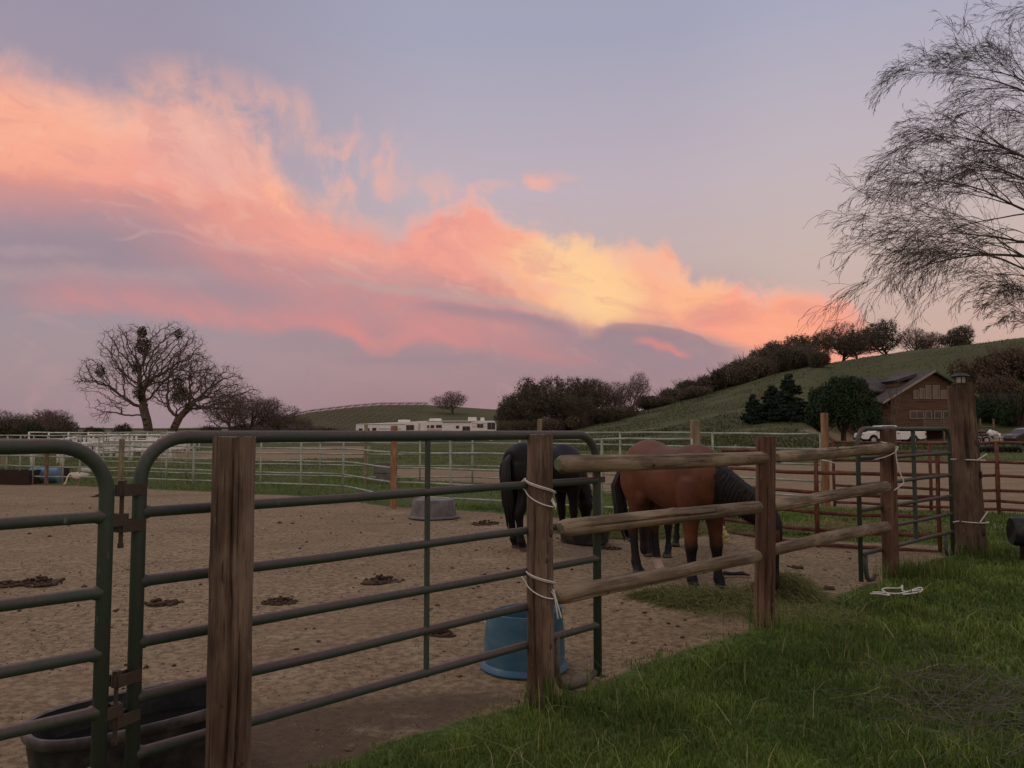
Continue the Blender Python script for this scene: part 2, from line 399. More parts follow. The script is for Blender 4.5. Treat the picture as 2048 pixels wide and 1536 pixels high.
# ---------------------------------------------------------------- ground
CREST_R = [(900,872),(1050,868),(1120,860),(1200,840),(1300,820),(1400,795),(1480,771),(1540,752),(1626,735),(1730,716),(1820,703),(1950,690),(2048,678),(2400,655),(3200,640)]
CREST_V = [(300,868),(420,858),(480,850),(560,838),(620,826),(700,817),(760,812),(850,811),(920,815),(1000,820),(1060,828),(1150,850),(1300,866)]
def tabl(T, rc):
    a = np.array([azel(*p)[0] for p in T]); z = np.array([CAM_H+math.tan(math.radians(azel(*p)[1]))*rc/1.0 for p in T])
    return a, np.maximum(z, 0)
CR = tabl(CREST_R, 200.0); CVY = tabl(CREST_V, 380.0)
def S01(t): t = np.clip(t, 0, 1); return t*t*(3-2*t)
def hgt(x, y):
    x = np.asarray(x, float); y = np.asarray(y, float)
    r = np.hypot(x, y); a = np.degrees(np.arctan2(x, y))
    zc = np.interp(a, *CR, right=CR[1][-1], left=0)*S01((150-np.abs(a))/60)
    aA, aB = azel(1600, 768)[0], azel(1720, 768)[0]
    r0 = 60+45*S01((a-aA)/(aB-aA))
    z = np.where(r <= 200, zc*S01((r-r0)/(200-r0)), zc*(1-.6*S01((r-200)/250)))
    zv = np.interp(a, *CVY, right=0, left=0)
    z2 = np.where(r <= 380, zv*S01((r-190)/190), zv*(1-.5*S01((r-380)/300)))
    z = np.maximum(z, z2)
    z3 = 7.5*S01((r-700)/700)+1.6*np.sin(a*.35+1)*S01((r-800)/600)
    z = np.maximum(z, z3)
    z = z+.30*S01((r-38)/40)*S01((a-8)/8)*S01((105-r)/30+.4)
    z = z+.25*np.sin(x*.045+1.3)*np.sin(y*.05)*S01((r-50)/80)
    z = z+(.022*np.sin(x*1.9+.7*y)*np.sin(y*1.3-.4*x)+.010*np.sin(x*5.1+1)*np.sin(y*4.3+x))*S01((40-r)/30)
    return z
def H(x, y): return float(hgt(x, y))
def on(px, py, dz=0.0):                    # point of the ground seen at a place in the photograph
    p = G(px, py); return Vector((p.x, p.y, H(p.x, p.y)+dz))
def poly_sd(pts, X, Y):
    """signed distance to a polygon, positive inside"""
    P_ = np.array(pts, float); n = len(P_); d = np.full(X.shape, 1e9); ins = np.zeros(X.shape, bool)
    for i in range(n):
        ax, ay = P_[i]; bx_, by_ = P_[(i+1) % n]; ex, ey = bx_-ax, by_-ay
        t = np.clip(((X-ax)*ex+(Y-ay)*ey)/(ex*ex+ey*ey+1e-12), 0, 1)
        d = np.minimum(d, np.hypot(X-ax-t*ex, Y-ay-t*ey))
        c = ((ay > Y) != (by_ > Y)) & (X < (bx_-ax)*(Y-ay)/((by_-ay)+1e-12)+ax)
        ins ^= c
    return np.where(ins, d, -d)
def gp(L): return [tuple(G(*p)[:2]) for p in L]
PEN = gp([(-900,1600),(560,1640),(640,1536),(760,1490),(900,1446),(1000,1424),(1060,1410),(1130,1392),(1200,1368),(1290,1326),(1400,1294),(1520,1258),(1600,1222),(1650,1198),(1700,1180),(1760,1165),(1840,1130),(1905,1112),(1900,1092),(1800,1088),(1700,1082),(1560,1074),(1480,1062),(1400,1050),(1300,1040),(1190,1042),(1050,1030),(980,1024),(900,1020),(782,1013),(600,992),(380,983),(240,975),(100,970),(0,965),(-500,960)])
ARENA = gp([(790,935),(900,938),(1100,938),(1300,934),(1500,928),(1700,925),(2048,924),(2600,922),(2600,1050),(2048,1028),(1860,1020),(1700,1018),(1560,1010),(1480,1000),(1350,990),(1200,986),(1100,976),(1000,968),(860,962),(780,950)])
RED = gp([(300,906),(450,900),(600,893),(740,891),(728,916),(600,919),(450,919),(320,921)])
DRIVE = gp([(1600,894),(1750,890),(1950,893),(2100,896),(2500,900),(2500,893),(2100,888),(1900,886),(1700,885)])
DARK_DIRT = gp([(300,1640),(380,1480),(520,1412),(760,1392),(960,1372),(1060,1392),(900,1460),(700,1540),(560,1680)])  # stretch of near paddock dirt that is mixed darker
HAY = [gp([(1195,1008),(1240,1004),(1260,1030),(1420,1040),(1440,1070),(1330,1085),(1190,1075)]), gp([(1560,1036),(1700,1032),(1880,1040),(1890,1078),(1700,1074),(1560,1070)]), gp([(1960,1048),(2030,1044),(2030,1058),(1965,1058)])]
def masks(X, Y):
    r = np.hypot(X, Y)
    w = .10+r*.018
    m = np.zeros(X.shape)
    for P_, k in ((PEN, 1), (ARENA, 1), (RED, 1), (DRIVE, 1)):
        m = np.maximum(m, S01(poly_sd(P_, X, Y)/w*.5+.5)*k)
    h = np.zeros(X.shape)
    for P_ in HAY: h = np.maximum(h, S01(poly_sd(P_, X, Y)/(w*1.6)*.5+.5))
    return m, h
def make_ground():
    az = np.concatenate([np.linspace(-38, 38, 620), np.linspace(38, 322, 110)[1:-1]]); r = np.concatenate([[0.0], np.geomspace(.6, 6, 90), np.geomspace(6, 60, 190)[1:], np.geomspace(60, 400, 120)[1:], np.geomspace(400, 5200, 40)[1:]])
    A_, R_ = np.meshgrid(np.radians(az), r); X = R_*np.sin(A_); Y = R_*np.cos(A_); Z = hgt(X, Y)
    m, h = masks(X.ravel(), Y.ravel()); dm = S01(poly_sd(DARK_DIRT, X.ravel(), Y.ravel())/.9+.45)
    na, nr = len(az), len(r)
    idx = np.arange(na*nr).reshape(nr, na); a = idx[:-1]; b = np.roll(idx, -1, 1)[:-1]; c = np.roll(idx, -1, 1)[1:]; d = idx[1:]
    faces = np.stack([a, d, c, b], -1).reshape(-1)
    o = np_mesh('ground', np.stack([X, Y, Z], -1).reshape(-1, 3), faces, 4, M['ground'], smooth=True)
    for nm, v in (('dirt', m), ('hay', h), ('dark_dirt', dm)):
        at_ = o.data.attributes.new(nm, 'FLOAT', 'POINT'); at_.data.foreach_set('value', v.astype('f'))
    o['kind'] = 'structure'
    return o
def f_ground(o, bs):
    big = fbm(o, .35, 5, .6); med = fbm(o, 2.2, 6, .65); fin = fbm(o, 16, 6, .7); vf = fbm(o, 70, 4, .7)
    farn = fbm(sv(o, .05, .05, .05), 1, 6, .65); streakn = fbm(sv(o, .05, .22, .2), 1, 5, .6)
    dirt = mixc(sstep(big*.5+med*.5, .38, .62), (146,123,97), (160,138,110))
    dirt = mixc(sstep(fin+vf*.3, .52, .78)*.75, dirt, (94,77,60))
    dirt = mixc(sstep(vf+fin*.25, .76, .86)*.6, dirt, (196,176,150))
    dirt = mixc(sstep(med+fin*.4, .82, .92)*.6, dirt, (78,60,48))
    dirt = mixc(mth('MULTIPLY', sstep(attr('dark_dirt')+(med-.5)*.9, .25, .75), .8), dirt, (84,68,56)); dirt = mixc(sstep(fbm(sv(o, .5, .9, .5), 1, 4, .6), .52, .68)*.35, dirt, (104,84,68)); dirt = mixc(sstep(fbm(sv(o, 1.0, 1.6, 1), 1, 6, .75), .56, .68)*.45, dirt, (176,156,128))
    g1 = mixc(sstep(fin+med*.4, .5, .9), (56,70,32), (90,104,50)); g1 = mixc(sstep(big, .5, .66)*.6, g1, (96,98,56))
    sp_ = NN.new('ShaderNodeSeparateXYZ'); LL.new(o.s, sp_.inputs[0])
    d = mth('SQRT', V(sp_.outputs[0])*V(sp_.outputs[0])+V(sp_.outputs[1])*V(sp_.outputs[1]))
    g2 = mixc(sstep(farn+fbm(o, .9, 4, .7)*.35, .50, .82), (62,67,40), (86,84,54)); g2 = mixc(sstep(streakn, .5, .64)*.65, g2, (100,94,66)); g2 = mixc(sstep(fbm(sv(o, .13, .5, .3), 1, 5, .7), .54, .66)*.5, g2, (46,58,34))
    g = mixc(sstep(d, 14, 40), g1, g2)
    g = mixc(sstep(d, 95, 150)*.5, g, (84,82,54))
    hay = mixc(sstep(fin, .4, .6), (146,136,92), (84,92,50))
    k = sstep(attr('dirt')+(fin-.5)*.55+(med-.5)*.7, .38, .62)
    c = mixc(k, g, dirt)
    c = mixc(sstep(attr('hay')+(fin-.5)*.9+(med-.5)*.5, .45, .7)*.85, c, hay)
    h = fbm(o, 5, 8, .72)+fin*.25+med*.6
    return c, .95, (h, .48, .05)
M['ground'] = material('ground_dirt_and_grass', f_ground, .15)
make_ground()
# ---------------------------------------------------------------- round timber
def log(name, a, b, r0, r1, mat, parent=None, seed=0, crack=None, knots=3, flatends=True, taper=0.0, ends=None, rounded=0.0, wob=.05, n=28, step=.045):
    """a peeled pole from a to b (built along local z), with bumps, knots and a drying crack"""
    a = Vector(a); b = Vector(b); L = (b-a).length; rn = random.Random(seed)
    m = max(8, int(L/step)); mb = MB()
    kn = [(rn.uniform(.1, .9)*L, rn.uniform(0, 2*PI)) for _ in range(knots)]
    bow = rn.uniform(-.012, .012)*L/2.5; bowa = rn.uniform(0, 2*PI)
    Mo = orient(a, b).to_3x3().inverted(); fc = Mo @ Vector((0, -1, 0)); off = math.atan2(fc.y, fc.x)+PI/2
    cr = [(c_[0]+off, *c_[1:]) for c_ in crack] if crack is not None else None
    for i in range(m+1):
        t = i/m; z = L*t; r = r0+(r1-r0)*t
        if rounded:
            for zz, e in ((z, 0), (L-z, 1)):
                if zz < rounded: r *= .62+.38*math.sqrt(max(0, 1-(1-zz/rounded)**2))
        ox = math.sin(t*PI)*bow
        for k in range(n):
            c = 2*PI*k/n; q = Vector((math.cos(c)*1.3+seed*3.1, math.sin(c)*1.3, z*1.1))
            rr = r*(1+wob*mnoise.noise(q)+wob*.5*mnoise.noise(q*3.1)+.012*mnoise.noise(Vector((math.cos(c)*9, math.sin(c)*9+seed, z*2))))
            for kz, ka in kn:
                da = (c-ka+PI) % (2*PI)-PI; dd = (z-kz)**2/.0016+(da*r)**2/.0010
                if dd < 6: rr += r*.10*math.exp(-dd)
            if cr:
                for ca, w, z0, z1 in cr:
                    da = abs((c-ca-.18*mnoise.noise(Vector((seed, 0, z*1.6)))+PI) % (2*PI)-PI)*r
                    if z0 <= t <= z1 and da < w*1.9:
                        rr -= r*.30*(1-da/(w*1.9))*min(1, (t-z0)*12+.2, (z1-t)*12+.2)
            mb.v.append(Vector((rr*math.cos(c)+ox*math.cos(bowa), rr*math.sin(c)+ox*math.sin(bowa), z+(.006*mnoise.noise(Vector((math.cos(c)*2, math.sin(c)*2, seed))) if i in (0, m) else 0))))
    for i in range(m):
        for k in range(n):
            k2 = (k+1) % n; mb.face(i*n+k, i*n+k2, (i+1)*n+k2, (i+1)*n+k)
    mb.cur = 1
    c0 = len(mb.v); mb.v.append(Vector((0, 0, -.002)))
    c1 = len(mb.v); mb.v.append(Vector((0, 0, L+.002)))
    for k in range(n):
        k2 = (k+1) % n; mb.face(c0, k2, k); mb.face(c1, m*n+k, m*n+k2)
    o = mb.build(name, [mat, ends or mat], parent, sharp=48)
    o.matrix_local = orient(a, b)
    for q in range(max(1, knots//2)):
        z = rn.uniform(.12, .9)*L; ca = off-PI/2+rn.uniform(-1.0, 1.0); r = (r0+(r1-r0)*z/L)*.985; s_ = rn.uniform(.12, .2)*r0
        kb = MB(); kb.blob((0, 0, 0), (s_*.35, s_, s_*1.5), 10, 6, .12, rn); k_ = kb.build('knot', M['knot'], o); k_.location = (r*math.cos(ca), r*math.sin(ca), z); k_.rotation_euler = (0, 0, ca)
    return o
def post(name, pxt, Y, r, mat, label, seed, pxb=None, group=None, crack=None, cat='post', knots=3, top=None, n=28):
    t = at(*pxt, Y); b = Vector((t.x if pxb is None else (pxb-1024)/F*Y, Y, -.25))
    o = log(name, b, t, r*1.05, r, mat, parent=group if isinstance(group, D.objects.__class__) or hasattr(group, 'location') else None, seed=seed, crack=crack, knots=knots, n=n)
    if hasattr(group, 'location'): o.matrix_local = group.matrix_basis.inverted() @ orient(b, t); o['label'] = label
    else: tag(o, label, cat, None)
    return o
LF = empty('log_fence', (.18, 4.66, 0)); tag(LF, 'rustic fence of three brown posts and six peeled log rails, nearest on the right', 'fence')
FP = None
post('wooden_post', (470,874), 3.20, .083, M['post'], 'tall brown round post nearest the camera, tied against the green pipe gate at left', 1, group=FP, crack=[(-PI/2+.25, .007, .0, 1.0), (-PI/2+.70, .004, .05, .6)], knots=7, n=90)
post('post', (1080,869), 4.66, .0765, M['post'], 'brown round post wrapped twice with white rope beside the blue tub', 2, group=LF, crack=[(-PI/2-.5, .005, .1, .8)], knots=6, n=64)
post('post', (1532,873), 6.42, .078, M['post_red'], 'reddish brown post in front of the bay horse\'s head, split at its foot', 3, pxb=1518, group=LF, crack=[(-PI/2-.2, .012, .0, .55)], knots=5, n=60)
post('post', (1776,859), 8.62, .083, M['post_red'], 'reddish post with loose white rope hanging from it, at the rails\' far end', 4, pxb=1772, group=LF, crack=[(-PI/2+.1, .008, .0, .9)], knots=4)
RL = [((1116,929), 4.80, (1532,915), 6.40, .056, .050, 'top log rail with a green cut end, crossing in front of the bay horse'),
      ((1120,1057), 4.79, (1520,1014), 6.24, .054, .050, 'middle log rail crossing below the belly of the bay horse'),
      ((1110,1193), 4.79, (1518,1111), 6.24, .052, .048, 'lowest log rail from the roped post to the split post, above the hay'),
      ((1552,914), 6.52, (1782,895), 8.48, .052, .056, 'top log rail with white rope round its far end'),
      ((1546,1012), 6.50, (1774,973), 8.44, .048, .056, 'middle log rail right of the split post'),
      ((1542,1101), 6.50, (1775,1053), 8.44, .050, .056, 'lowest log rail right of the split post, over bare dirt')]
for i, (pa, Ya, pb, Yb, ra, rb, lab) in enumerate(RL):
    o = log('rail', at(*pa, Ya), at(*pb, Yb), ra, rb, M['rail'], parent=LF, seed=20+i, crack=[(rn_, .006, .02, .75) for rn_ in (1.2+i, 4.0+i*.7)], knots=6, ends=M['endgrain'] if i < 2 else M['rail'], rounded=.05 if i in (1, 2, 4, 5) else .015, wob=.10, step=.035)
    o.matrix_local = LF.matrix_basis.inverted() @ orient(at(*pa, Ya), at(*pb, Yb)); o['label'] = lab
# the big pole with its lantern
pt = at(1921,771,10.2); pb_ = Vector((5.95, 10.2, -.2))
pole = log('utility_pole', pb_, pt, .195, .155, M['pole'], seed=9, crack=[(-PI/2+.7, .02, .0, 1.0), (-PI/2-.4, .010, .5, 1.0)], knots=8, n=36, wob=.03)
tag(pole, 'thick weathered wooden pole with a lantern on top, at the end of the green gate', 'pole')
lm = M['lantern'] = flat('lantern_black_metal', (52,50,46), .5)
lg = M['lampglass'] = flat('lantern_frosted_glass', (196,186,170), .35)
lt = empty('lantern', pt+Vector((0, 0, .003))); tag(lt, 'small black lantern with pale glass on top of the thick pole', 'lantern')
MB().lathe([(0, 0), (.105, 0), (.105, .022), (.075, .03), (0, .03)], 24).build('base', lm, lt, sharp=30)
MB().lathe([(0, .031), (.058, .031), (.058, .108), (0, .108)], 16).build('glass', lg, lt, sharp=30)
for k in range(6):
    c = 2*PI*k/6+.2; MB().tube([(.068*math.cos(c), .068*math.sin(c), .03), (.068*math.cos(c), .068*math.sin(c), .112)], .0045, 5).build('bar', lm, lt)
MB().lathe([(0, .11), (.115, .11), (.122, .116), (.075, .145), (.03, .158), (.012, .16), (.012, .178), (0, .182)], 24).build('roof', lm, lt, sharp=35)
# ---------------------------------------------------------------- pipe gates
def arc_pts(cx, cz, r, a0, a1, n=8): return [(cx+r*math.cos(a0+(a1-a0)*i/n), cz+r*math.sin(a0+(a1-a0)*i/n)) for i in range(n+1)]
def pipe_gate(name, A, B, top, zs, R_, mats, label, cat='gate', group=None, mids=(), corner=.18, both=True, feet=(), foot_z=.03, rr=.022, mw=.019):
    """a pipe gate between ground points A and B; the curved outer frame, each rail and each upright are parts"""
    A = Vector((*A[:2], 0)); B = Vector((*B[:2], 0)); L = (B-A).length; u = (B-A)/L
    root = empty(name, A, math.atan2(u.y, u.x)); tag(root, label, cat, group)
    def P3(s, z, off=0): return Vector((s, off, z))
    pts = [(0, foot_z)]+[(0, top-corner-.02)]+arc_pts(corner, top-corner, corner, PI, PI/2)[1:]
    if both: pts += arc_pts(L-corner, top-corner, corner, PI/2, 0)+[(L, foot_z)]
    else: pts += [(L, top)]
    mb = MB(); mb.tube([P3(*p) for p in pts], R_, 14)
    o = mb.build('frame', mats[0], root)
    for z in zs:
        w = RND.uniform(-.006, .006)
        MB().tube([P3(R_*.3, z), P3(R_+.006, z), P3(R_+.016, z), P3(L*.3, z+w), P3(L*.66, z-w), P3(L-R_-.016, z), P3(L-R_-.006, z), P3(L-R_*.3, z)], [rr*1.22, rr*1.2, rr, rr, rr, rr, rr*1.2, rr*1.22], 14, cap=False).build('rail', mats[1], root)
        for s in (0, L):                       # weld beads
            pass
    for s in mids: MB().box((s-mw, -mw, zs[-1]-rr), (s+mw, mw, top)).build('upright', mats[2] if len(mats) > 2 else mats[1], root, smooth=False)
    for s, w in feet:
        q = [(s, zs[-1]), (s, .12), (s+w*.12, .05), (s+w*.4, .02), (s+w*.75, .02), (s+w, .06)]
        MB().tube([P3(a_, b_, .0) for a_, b_ in q], rr*1.08, 10).build('foot_loop', M['greentop'] if name == 'pipe_gate' and mw < .015 else mats[1], root)
    return root
g1 = pipe_gate('pipe_gate', (-1.470, 3.10), (.552, 5.12), 1.575, [1.28, 1.01, .775, .565, .35], .027, (M['green'], M['green'], M['green']), 'long green pipe gate with a worn brown top, standing behind the two nearest brown posts', group='green pipe gates', mids=(1.45,), mw=.0105, feet=((2.46, .37), (.42, .24)))
MB().box((2.80, -.015, 1.262), (2.93, .015, 1.302)).build('latch_stub', M['greentop'], g1, smooth=False)
d0 = Vector((-.70, -.714, 0)); B0 = Vector((-1.525, 2.955, 0)); A0 = B0+d0*2.6
g0 = pipe_gate('pipe_gate', A0, B0, 1.545, [1.28, 1.0, .775, .565, .345], .027, (M['green'], M['green']), 'green pipe gate cut off by the left edge of the photo', group='green pipe gates', feet=())
g0.rotation_euler.x = 0.0
g2 = pipe_gate('pipe_gate', (3.645, 8.25), (5.66, 10.12), 1.625, [1.31, 1.03, .765, .54, .31], .024, (M['green'], M['green'], M['green']), 'green pipe gate between the thick lantern pole and the last wooden rails', group='green pipe gates', mids=(1.53,), feet=((.12, .22), (2.50, .18)))
# hinges between the two near gates
def hinge(zs, pin, label):
    c = Vector((-1.50, 3.02, 0)); root = empty('gate_hinge', c+Vector((0, 0, zs[0]))); tag(root, label, 'hinge', 'hinges joining the two near gates')
    for i, z in enumerate(zs):
        side = 1 if i % 2 == 0 else -1
        mb = MB()
        e = Vector((.035, .085, 0)) if side > 0 else Vector((-.03, -.07, 0))
        z -= zs[0]
        M_ = Matrix.Translation(Vector((0, 0, z))) @ Matrix.Rotation(math.atan2(e.y, e.x), 4, 'Z')
        mb.box((-.012, -.026, -.022), (e.length, -.020, .022), M_); mb.box((-.012, .020, -.022), (e.length, .026, .022), M_)
        mb.tube([(0, 0, z-.022), (0, 0, z+.022)], .019, 12)
        mb.build('strap', M['hinge'], root, smooth=False)
    p = MB(); p.tube([(0, 0, pin[0]-zs[0]), (0, 0, pin[1]-zs[0])], .0085, 8); p.tube([(0, 0, pin[1]-zs[0]), (0, 0, pin[1]-zs[0]+.018)], .017, 6); p.tube([(0, 0, pin[0]-zs[0]-.012), (0, 0, pin[0]-zs[0]+.006)], .0125, 6)
    p.build('hinge_pin', M['hinge'], root, smooth=False)
hinge([1.372, 1.262, 1.235], (1.165, 1.392), 'rusty upper hinge with a long pin joining the two green gates near the top')
hinge([.655, .55, .505], (.43, .675), 'rusty lower hinge joining the two green gates above the black tank')
# ---------------------------------------------------------------- ropes
def rope(pts, r, name='rope', parent=None, sub=6):
    P_ = [Vector(p) for p in pts]; out = []
    for i in range(len(P_)-1):
        p0, p1, p2, p3 = P_[max(i-1, 0)], P_[i], P_[i+1], P_[min(i+2, len(P_)-1)]
        for j in range(sub):
            t = j/sub; out.append(.5*((2*p1)+(p2-p0)*t+(2*p0-5*p1+4*p2-p3)*t*t+(3*p1-p0-3*p2+p3)*t**3))
    out.append(P_[-1]); return out
def rope_obj(strands, r, label, cat='rope', group='white ropes tied on the fence'):
    mb = MB()
    for s in strands: mb.tube(rope(s, r), r, 6)
    o = mb.build('rope', M['rope']); tag(o, label, cat, group); return o
def wrap(cx, cy, z_of, r, a0, a1, n=16): return [(cx+r*math.cos(a0+(a1-a0)*i/n), cy+r*math.sin(a0+(a1-a0)*i/n), z_of(i/n)) for i in range(n+1)]
c2 = at(1080,900,4.66)
for z0, lab in ((1.305, 'white rope looped around the second post at the height of the second gate rail'), (.775, 'white rope looped around the second post low down, above the blue tub')):
    S = []
    r = .086
    S.append([(c2.x-.13, 4.72, z0-.02)]+wrap(c2.x, 4.66, lambda t: z0+.0-.075*t, r, PI*1.04, PI*1.98, 12))
    S.append([(c2.x-.13, 4.72, z0-.02)]+wrap(c2.x, 4.66, lambda t: z0-.055-.095*math.sin(t*PI*.55), r+.004, PI*1.06, PI*1.96, 12))
    S.append([(c2.x-.125, 4.73, z0-.03)]+wrap(c2.x, 4.66, lambda t: z0+.012-.082*t, r+.006, PI*1.04, PI*1.98, 12))
    kx, ky = c2.x+.075, 4.66-.045
    S.append([(kx-.012, ky, z0-.11), (kx+.014, ky-.012, z0-.15), (kx-.005, ky+.01, z0-.10), (kx+.016, ky, z0-.165)])
    if z0 < 1: S.append([(kx+.0, ky-.01, z0-.10), (kx+.02, ky-.015, z0-.17), (kx+.045, ky-.01, z0-.26)]); S.append([(kx+.0, ky-.01, z0-.10), (kx+.012, ky-.015, z0-.18), (kx+.026, ky-.01, z0-.265)])
    rope_obj(S, .0042, lab)
c4 = at(1776,900,8.62)
rope_obj([[at(1745,920,8.5), at(1770,914,8.50), at(1789,905,8.50), at(1792,897,8.50), at(1785,889,8.50), at(1762,884,8.46)], [at(1792,893,8.50), at(1796,895,8.49), at(1791,903,8.49)],
          [at(1791,900,8.49), at(1794,925,8.49), at(1800,945,8.49), at(1807,962,8.49), at(1804,969,8.49), at(1788,981,8.49)]], .0065, 'loose white rope hanging in a curve from the far reddish post')
cp = Vector((5.95, 10.2, 0))
def pole_wrap(zc, tail, lab):
    r = .20-.02*(zc/2); c = Vector((5.95-.004*zc, 10.2, 0))
    S = [[(c.x-.34, 10.0, zc+.005)]+wrap(c.x, 10.2, lambda t: zc-.0-.015*t, r, PI*1.1, PI*2.0, 12), [(c.x-.02, 9.985, zc-.012), tail]]
    rope_obj(S, .0085, lab)
pole_wrap(1.235, (5.95+.10, 9.97, 1.31), 'white rope tied around the thick lantern pole at chest height')
pole_wrap(.44, (5.95+.08, 9.97, .58), 'white rope tied around the thick lantern pole near the ground')
# the discarded rope on the grass
zr = .05
rope_obj([[on(1741,1196,zr), on(1757,1198,zr+.01), on(1779,1198,zr), on(1765,1191,zr+.01), on(1772,1186,zr), on(1800,1188,zr+.01), on(1805,1186,zr+.02), on(1808,1192,zr), on(1841,1191,zr)],
          [on(1746,1193,zr), on(1760,1195,zr+.01), on(1800,1195,zr), on(1840,1189,zr+.01), on(1841,1194,zr), on(1806,1197,zr)]], .008, 'white rope lying tangled on the grass beside the fence', group=None)
# ---------------------------------------------------------------- tubs and tanks
def oval_tank(c, rz, lx, ly, h, label):
    root = empty('stock_tank', c, rz); tag(root, label, 'water tank')
    def sup(a, x, y): ca, sa = math.cos(a), math.sin(a); return (math.copysign(abs(ca)**.72, ca)*x, math.copysign(abs(sa)**.72, sa)*y)
    n = 56; mb = MB()
    prof = [(.86, .0), (.90, .05), (.955, h*.7), (.965, h-.05), (1.0, h-.045), (1.015, h-.02), (1.01, h), (.985, h+.004), (.955, h-.004), (.945, h-.05), (.89, h*.4), (.85, .04), (0.01, .035)]
    rim = MB()
    for mesh, pr in ((mb, prof[:4]), (rim, prof[3:9]), (mb, prof[8:])):
        rings = []
        for f, z in pr:
            rings.append(len(mesh.v))
            for k in range(n):
                x, y = sup(2*PI*k/n, lx*f, ly*f); mesh.v.append(Vector((x, y, z)))
        for A, B in zip(rings, rings[1:]):
            for k in range(n): k2 = (k+1) % n; mesh.face(A+k, A+k2, B+k2, B+k)
    mb.build('basin', M['black'], root, sharp=60); rim.build('rim', M['tankrim'], root)
    w = MB(); 
    for k in range(n): x, y = sup(2*PI*k/n, lx*.915, ly*.915); w.v.append(Vector((x, y, h*.62)))
    w.face(*range(n)); w.build('water', M['water'], root, smooth=False)
M['water'] = material('dark_water', lambda o, bs: (mixc(fbm(o, 3, 2), (26,24,24), (34,30,28)), .06), .5)
oval_tank((-1.72, 3.69, 0), math.radians(44), .465, .27, .33, 'long black rubber water tank on the dirt behind the two near gates')
# blue tub: an upturned barrel end with an uneven cut top
root = empty('blue_tub', (.085, 5.42, 0)); root.scale = (1.03, 1.03, 1.0); tag(root, 'faded blue plastic feed tub with a wavy cut rim, behind the roped post', 'tub')
def cut(p, c):
    if p.z > .25: 
        e = .035*math.sin(c*1+2.0)+.018*math.sin(2*c+.6)+.03*max(0, math.sin(c-.5))**3
        k = min(1, (p.z-.25)/.12); return Vector((p.x, p.y, p.z+e*k))
    return p
MB().lathe([(.285, 0), (.292, .012), (.285, .03), (.265, .045), (.268, .12), (.262, .25), (.246, .375), (.241, .378), (.236, .37), (.252, .25), (.257, .12), (.25, .07), (.001, .06)], 56, fn=cut).build('shell', M['blue'], root, sharp=50)
sb = MB(); sb.box((-.11, -.08, .07), (.09, .10, .27), Matrix.Rotation(.5, 4, 'Z')); o = sb.build('salt_lick', M['salt'], None, smooth=False); o.location = root.location+Vector((.03, .0, 0)); tag(o, 'white block standing inside the blue tub', 'salt block')
bv = o.modifiers.new('bevel', 'BEVEL'); bv.width = .015; bv.segments = 2
# grey upturned feeder
c = on(867,1036)
o = MB().lathe([(.46, 0), (.475, .015), (.46, .04), (.425, .05), (.385, .31), (.365, .335), (.28, .345), (.20, .33), (.01, .325)], 40).build('feed_tub', M['grey'], sharp=40); o.location = c; tag(o, 'low grey round feed tub turned upside down on the dirt', 'tub')
for px, py, r, h, lab in ((770,966,.33,.62,'tall grey drum standing on the grass between the two pale fences'),):
    c = on(px, py); o = MB().lathe([(r*.92, 0), (r, .02), (r, h*.5), (r*1.06, h*.52), (r*1.02, h-.03), (r*1.08, h-.01), (r*1.05, h), (r*.96, h-.01), (r*.9, .05), (.01, .04)], 32).build('drum', M['grey'], sharp=40); o.location = c; tag(o, lab, 'drum')
c = on(1168,1083); o = MB().lathe([(.30, 0), (.34, .03), (.36, .20), (.385, .215), (.385, .235), (.35, .235), (.33, .05), (.01, .04)], 36).build('feed_pan', M['black'], sharp=40); o.location = (c.x, c.y-.1, c.z); tag(o, 'round black feed pan the dark horse is eating from', 'feed pan')
c = on(90,966); root = empty('water_barrel', c, .1); tag(root, 'light blue plastic barrel lying beyond the pale fence at left', 'barrel')
mb = MB(); mb.lathe([(.01, -.42), (.20, -.42), (.235, -.40), (.24, -.2), (.252, -.19), (.24, -.17), (.24, .17), (.252, .19), (.24, .2), (.235, .40), (.20, .42), (.01, .42)], 28, M=Matrix.Translation((0, 0, .25)) @ Matrix.Rotation(PI/2, 4, 'Y')); M['sky_blue'] = flat('light_blue_plastic', (98,130,154), .5); mb.build('drum_body', M['sky_blue'], root, sharp=40)
mb = MB(); mb.tube([(-.1, .05, .49), (-.1, .05, .52)], .03, 10); mb.build('cap', M['sky_blue'], root)
# long low dark trough with the barrel
for x0, x1, y, lab in ((-40, 70, 968, 'long low dark brown trough left of the light blue barrel'), (104, 128, 962, 'short dark brown trough right of the light blue barrel')):
    a = on(x0, y); b = on(x1, y); mb = MB(); L = (b-a).length; Mx = Matrix.Translation(a) @ Matrix.Rotation(math.atan2(b.y-a.y, b.x-a.x), 4, 'Z')
    for lo, hi in (((0, -.3, 0), (L, -.27, .42)), ((0, .27, 0), (L, .3, .42)), ((0, -.27, 0), (.03, .27, .42)), ((L-.03, -.27, 0), (L, .27, .42)), ((.03, -.27, .03), (L-.03, .27, .06))): mb.box(lo, hi, Mx)
    o = mb.build('trough', M.setdefault('darkwood', flat('dark_stained_boards', (58,40,34), .8)), smooth=False); tag(o, lab, 'trough', 'dark troughs by the pale fence')
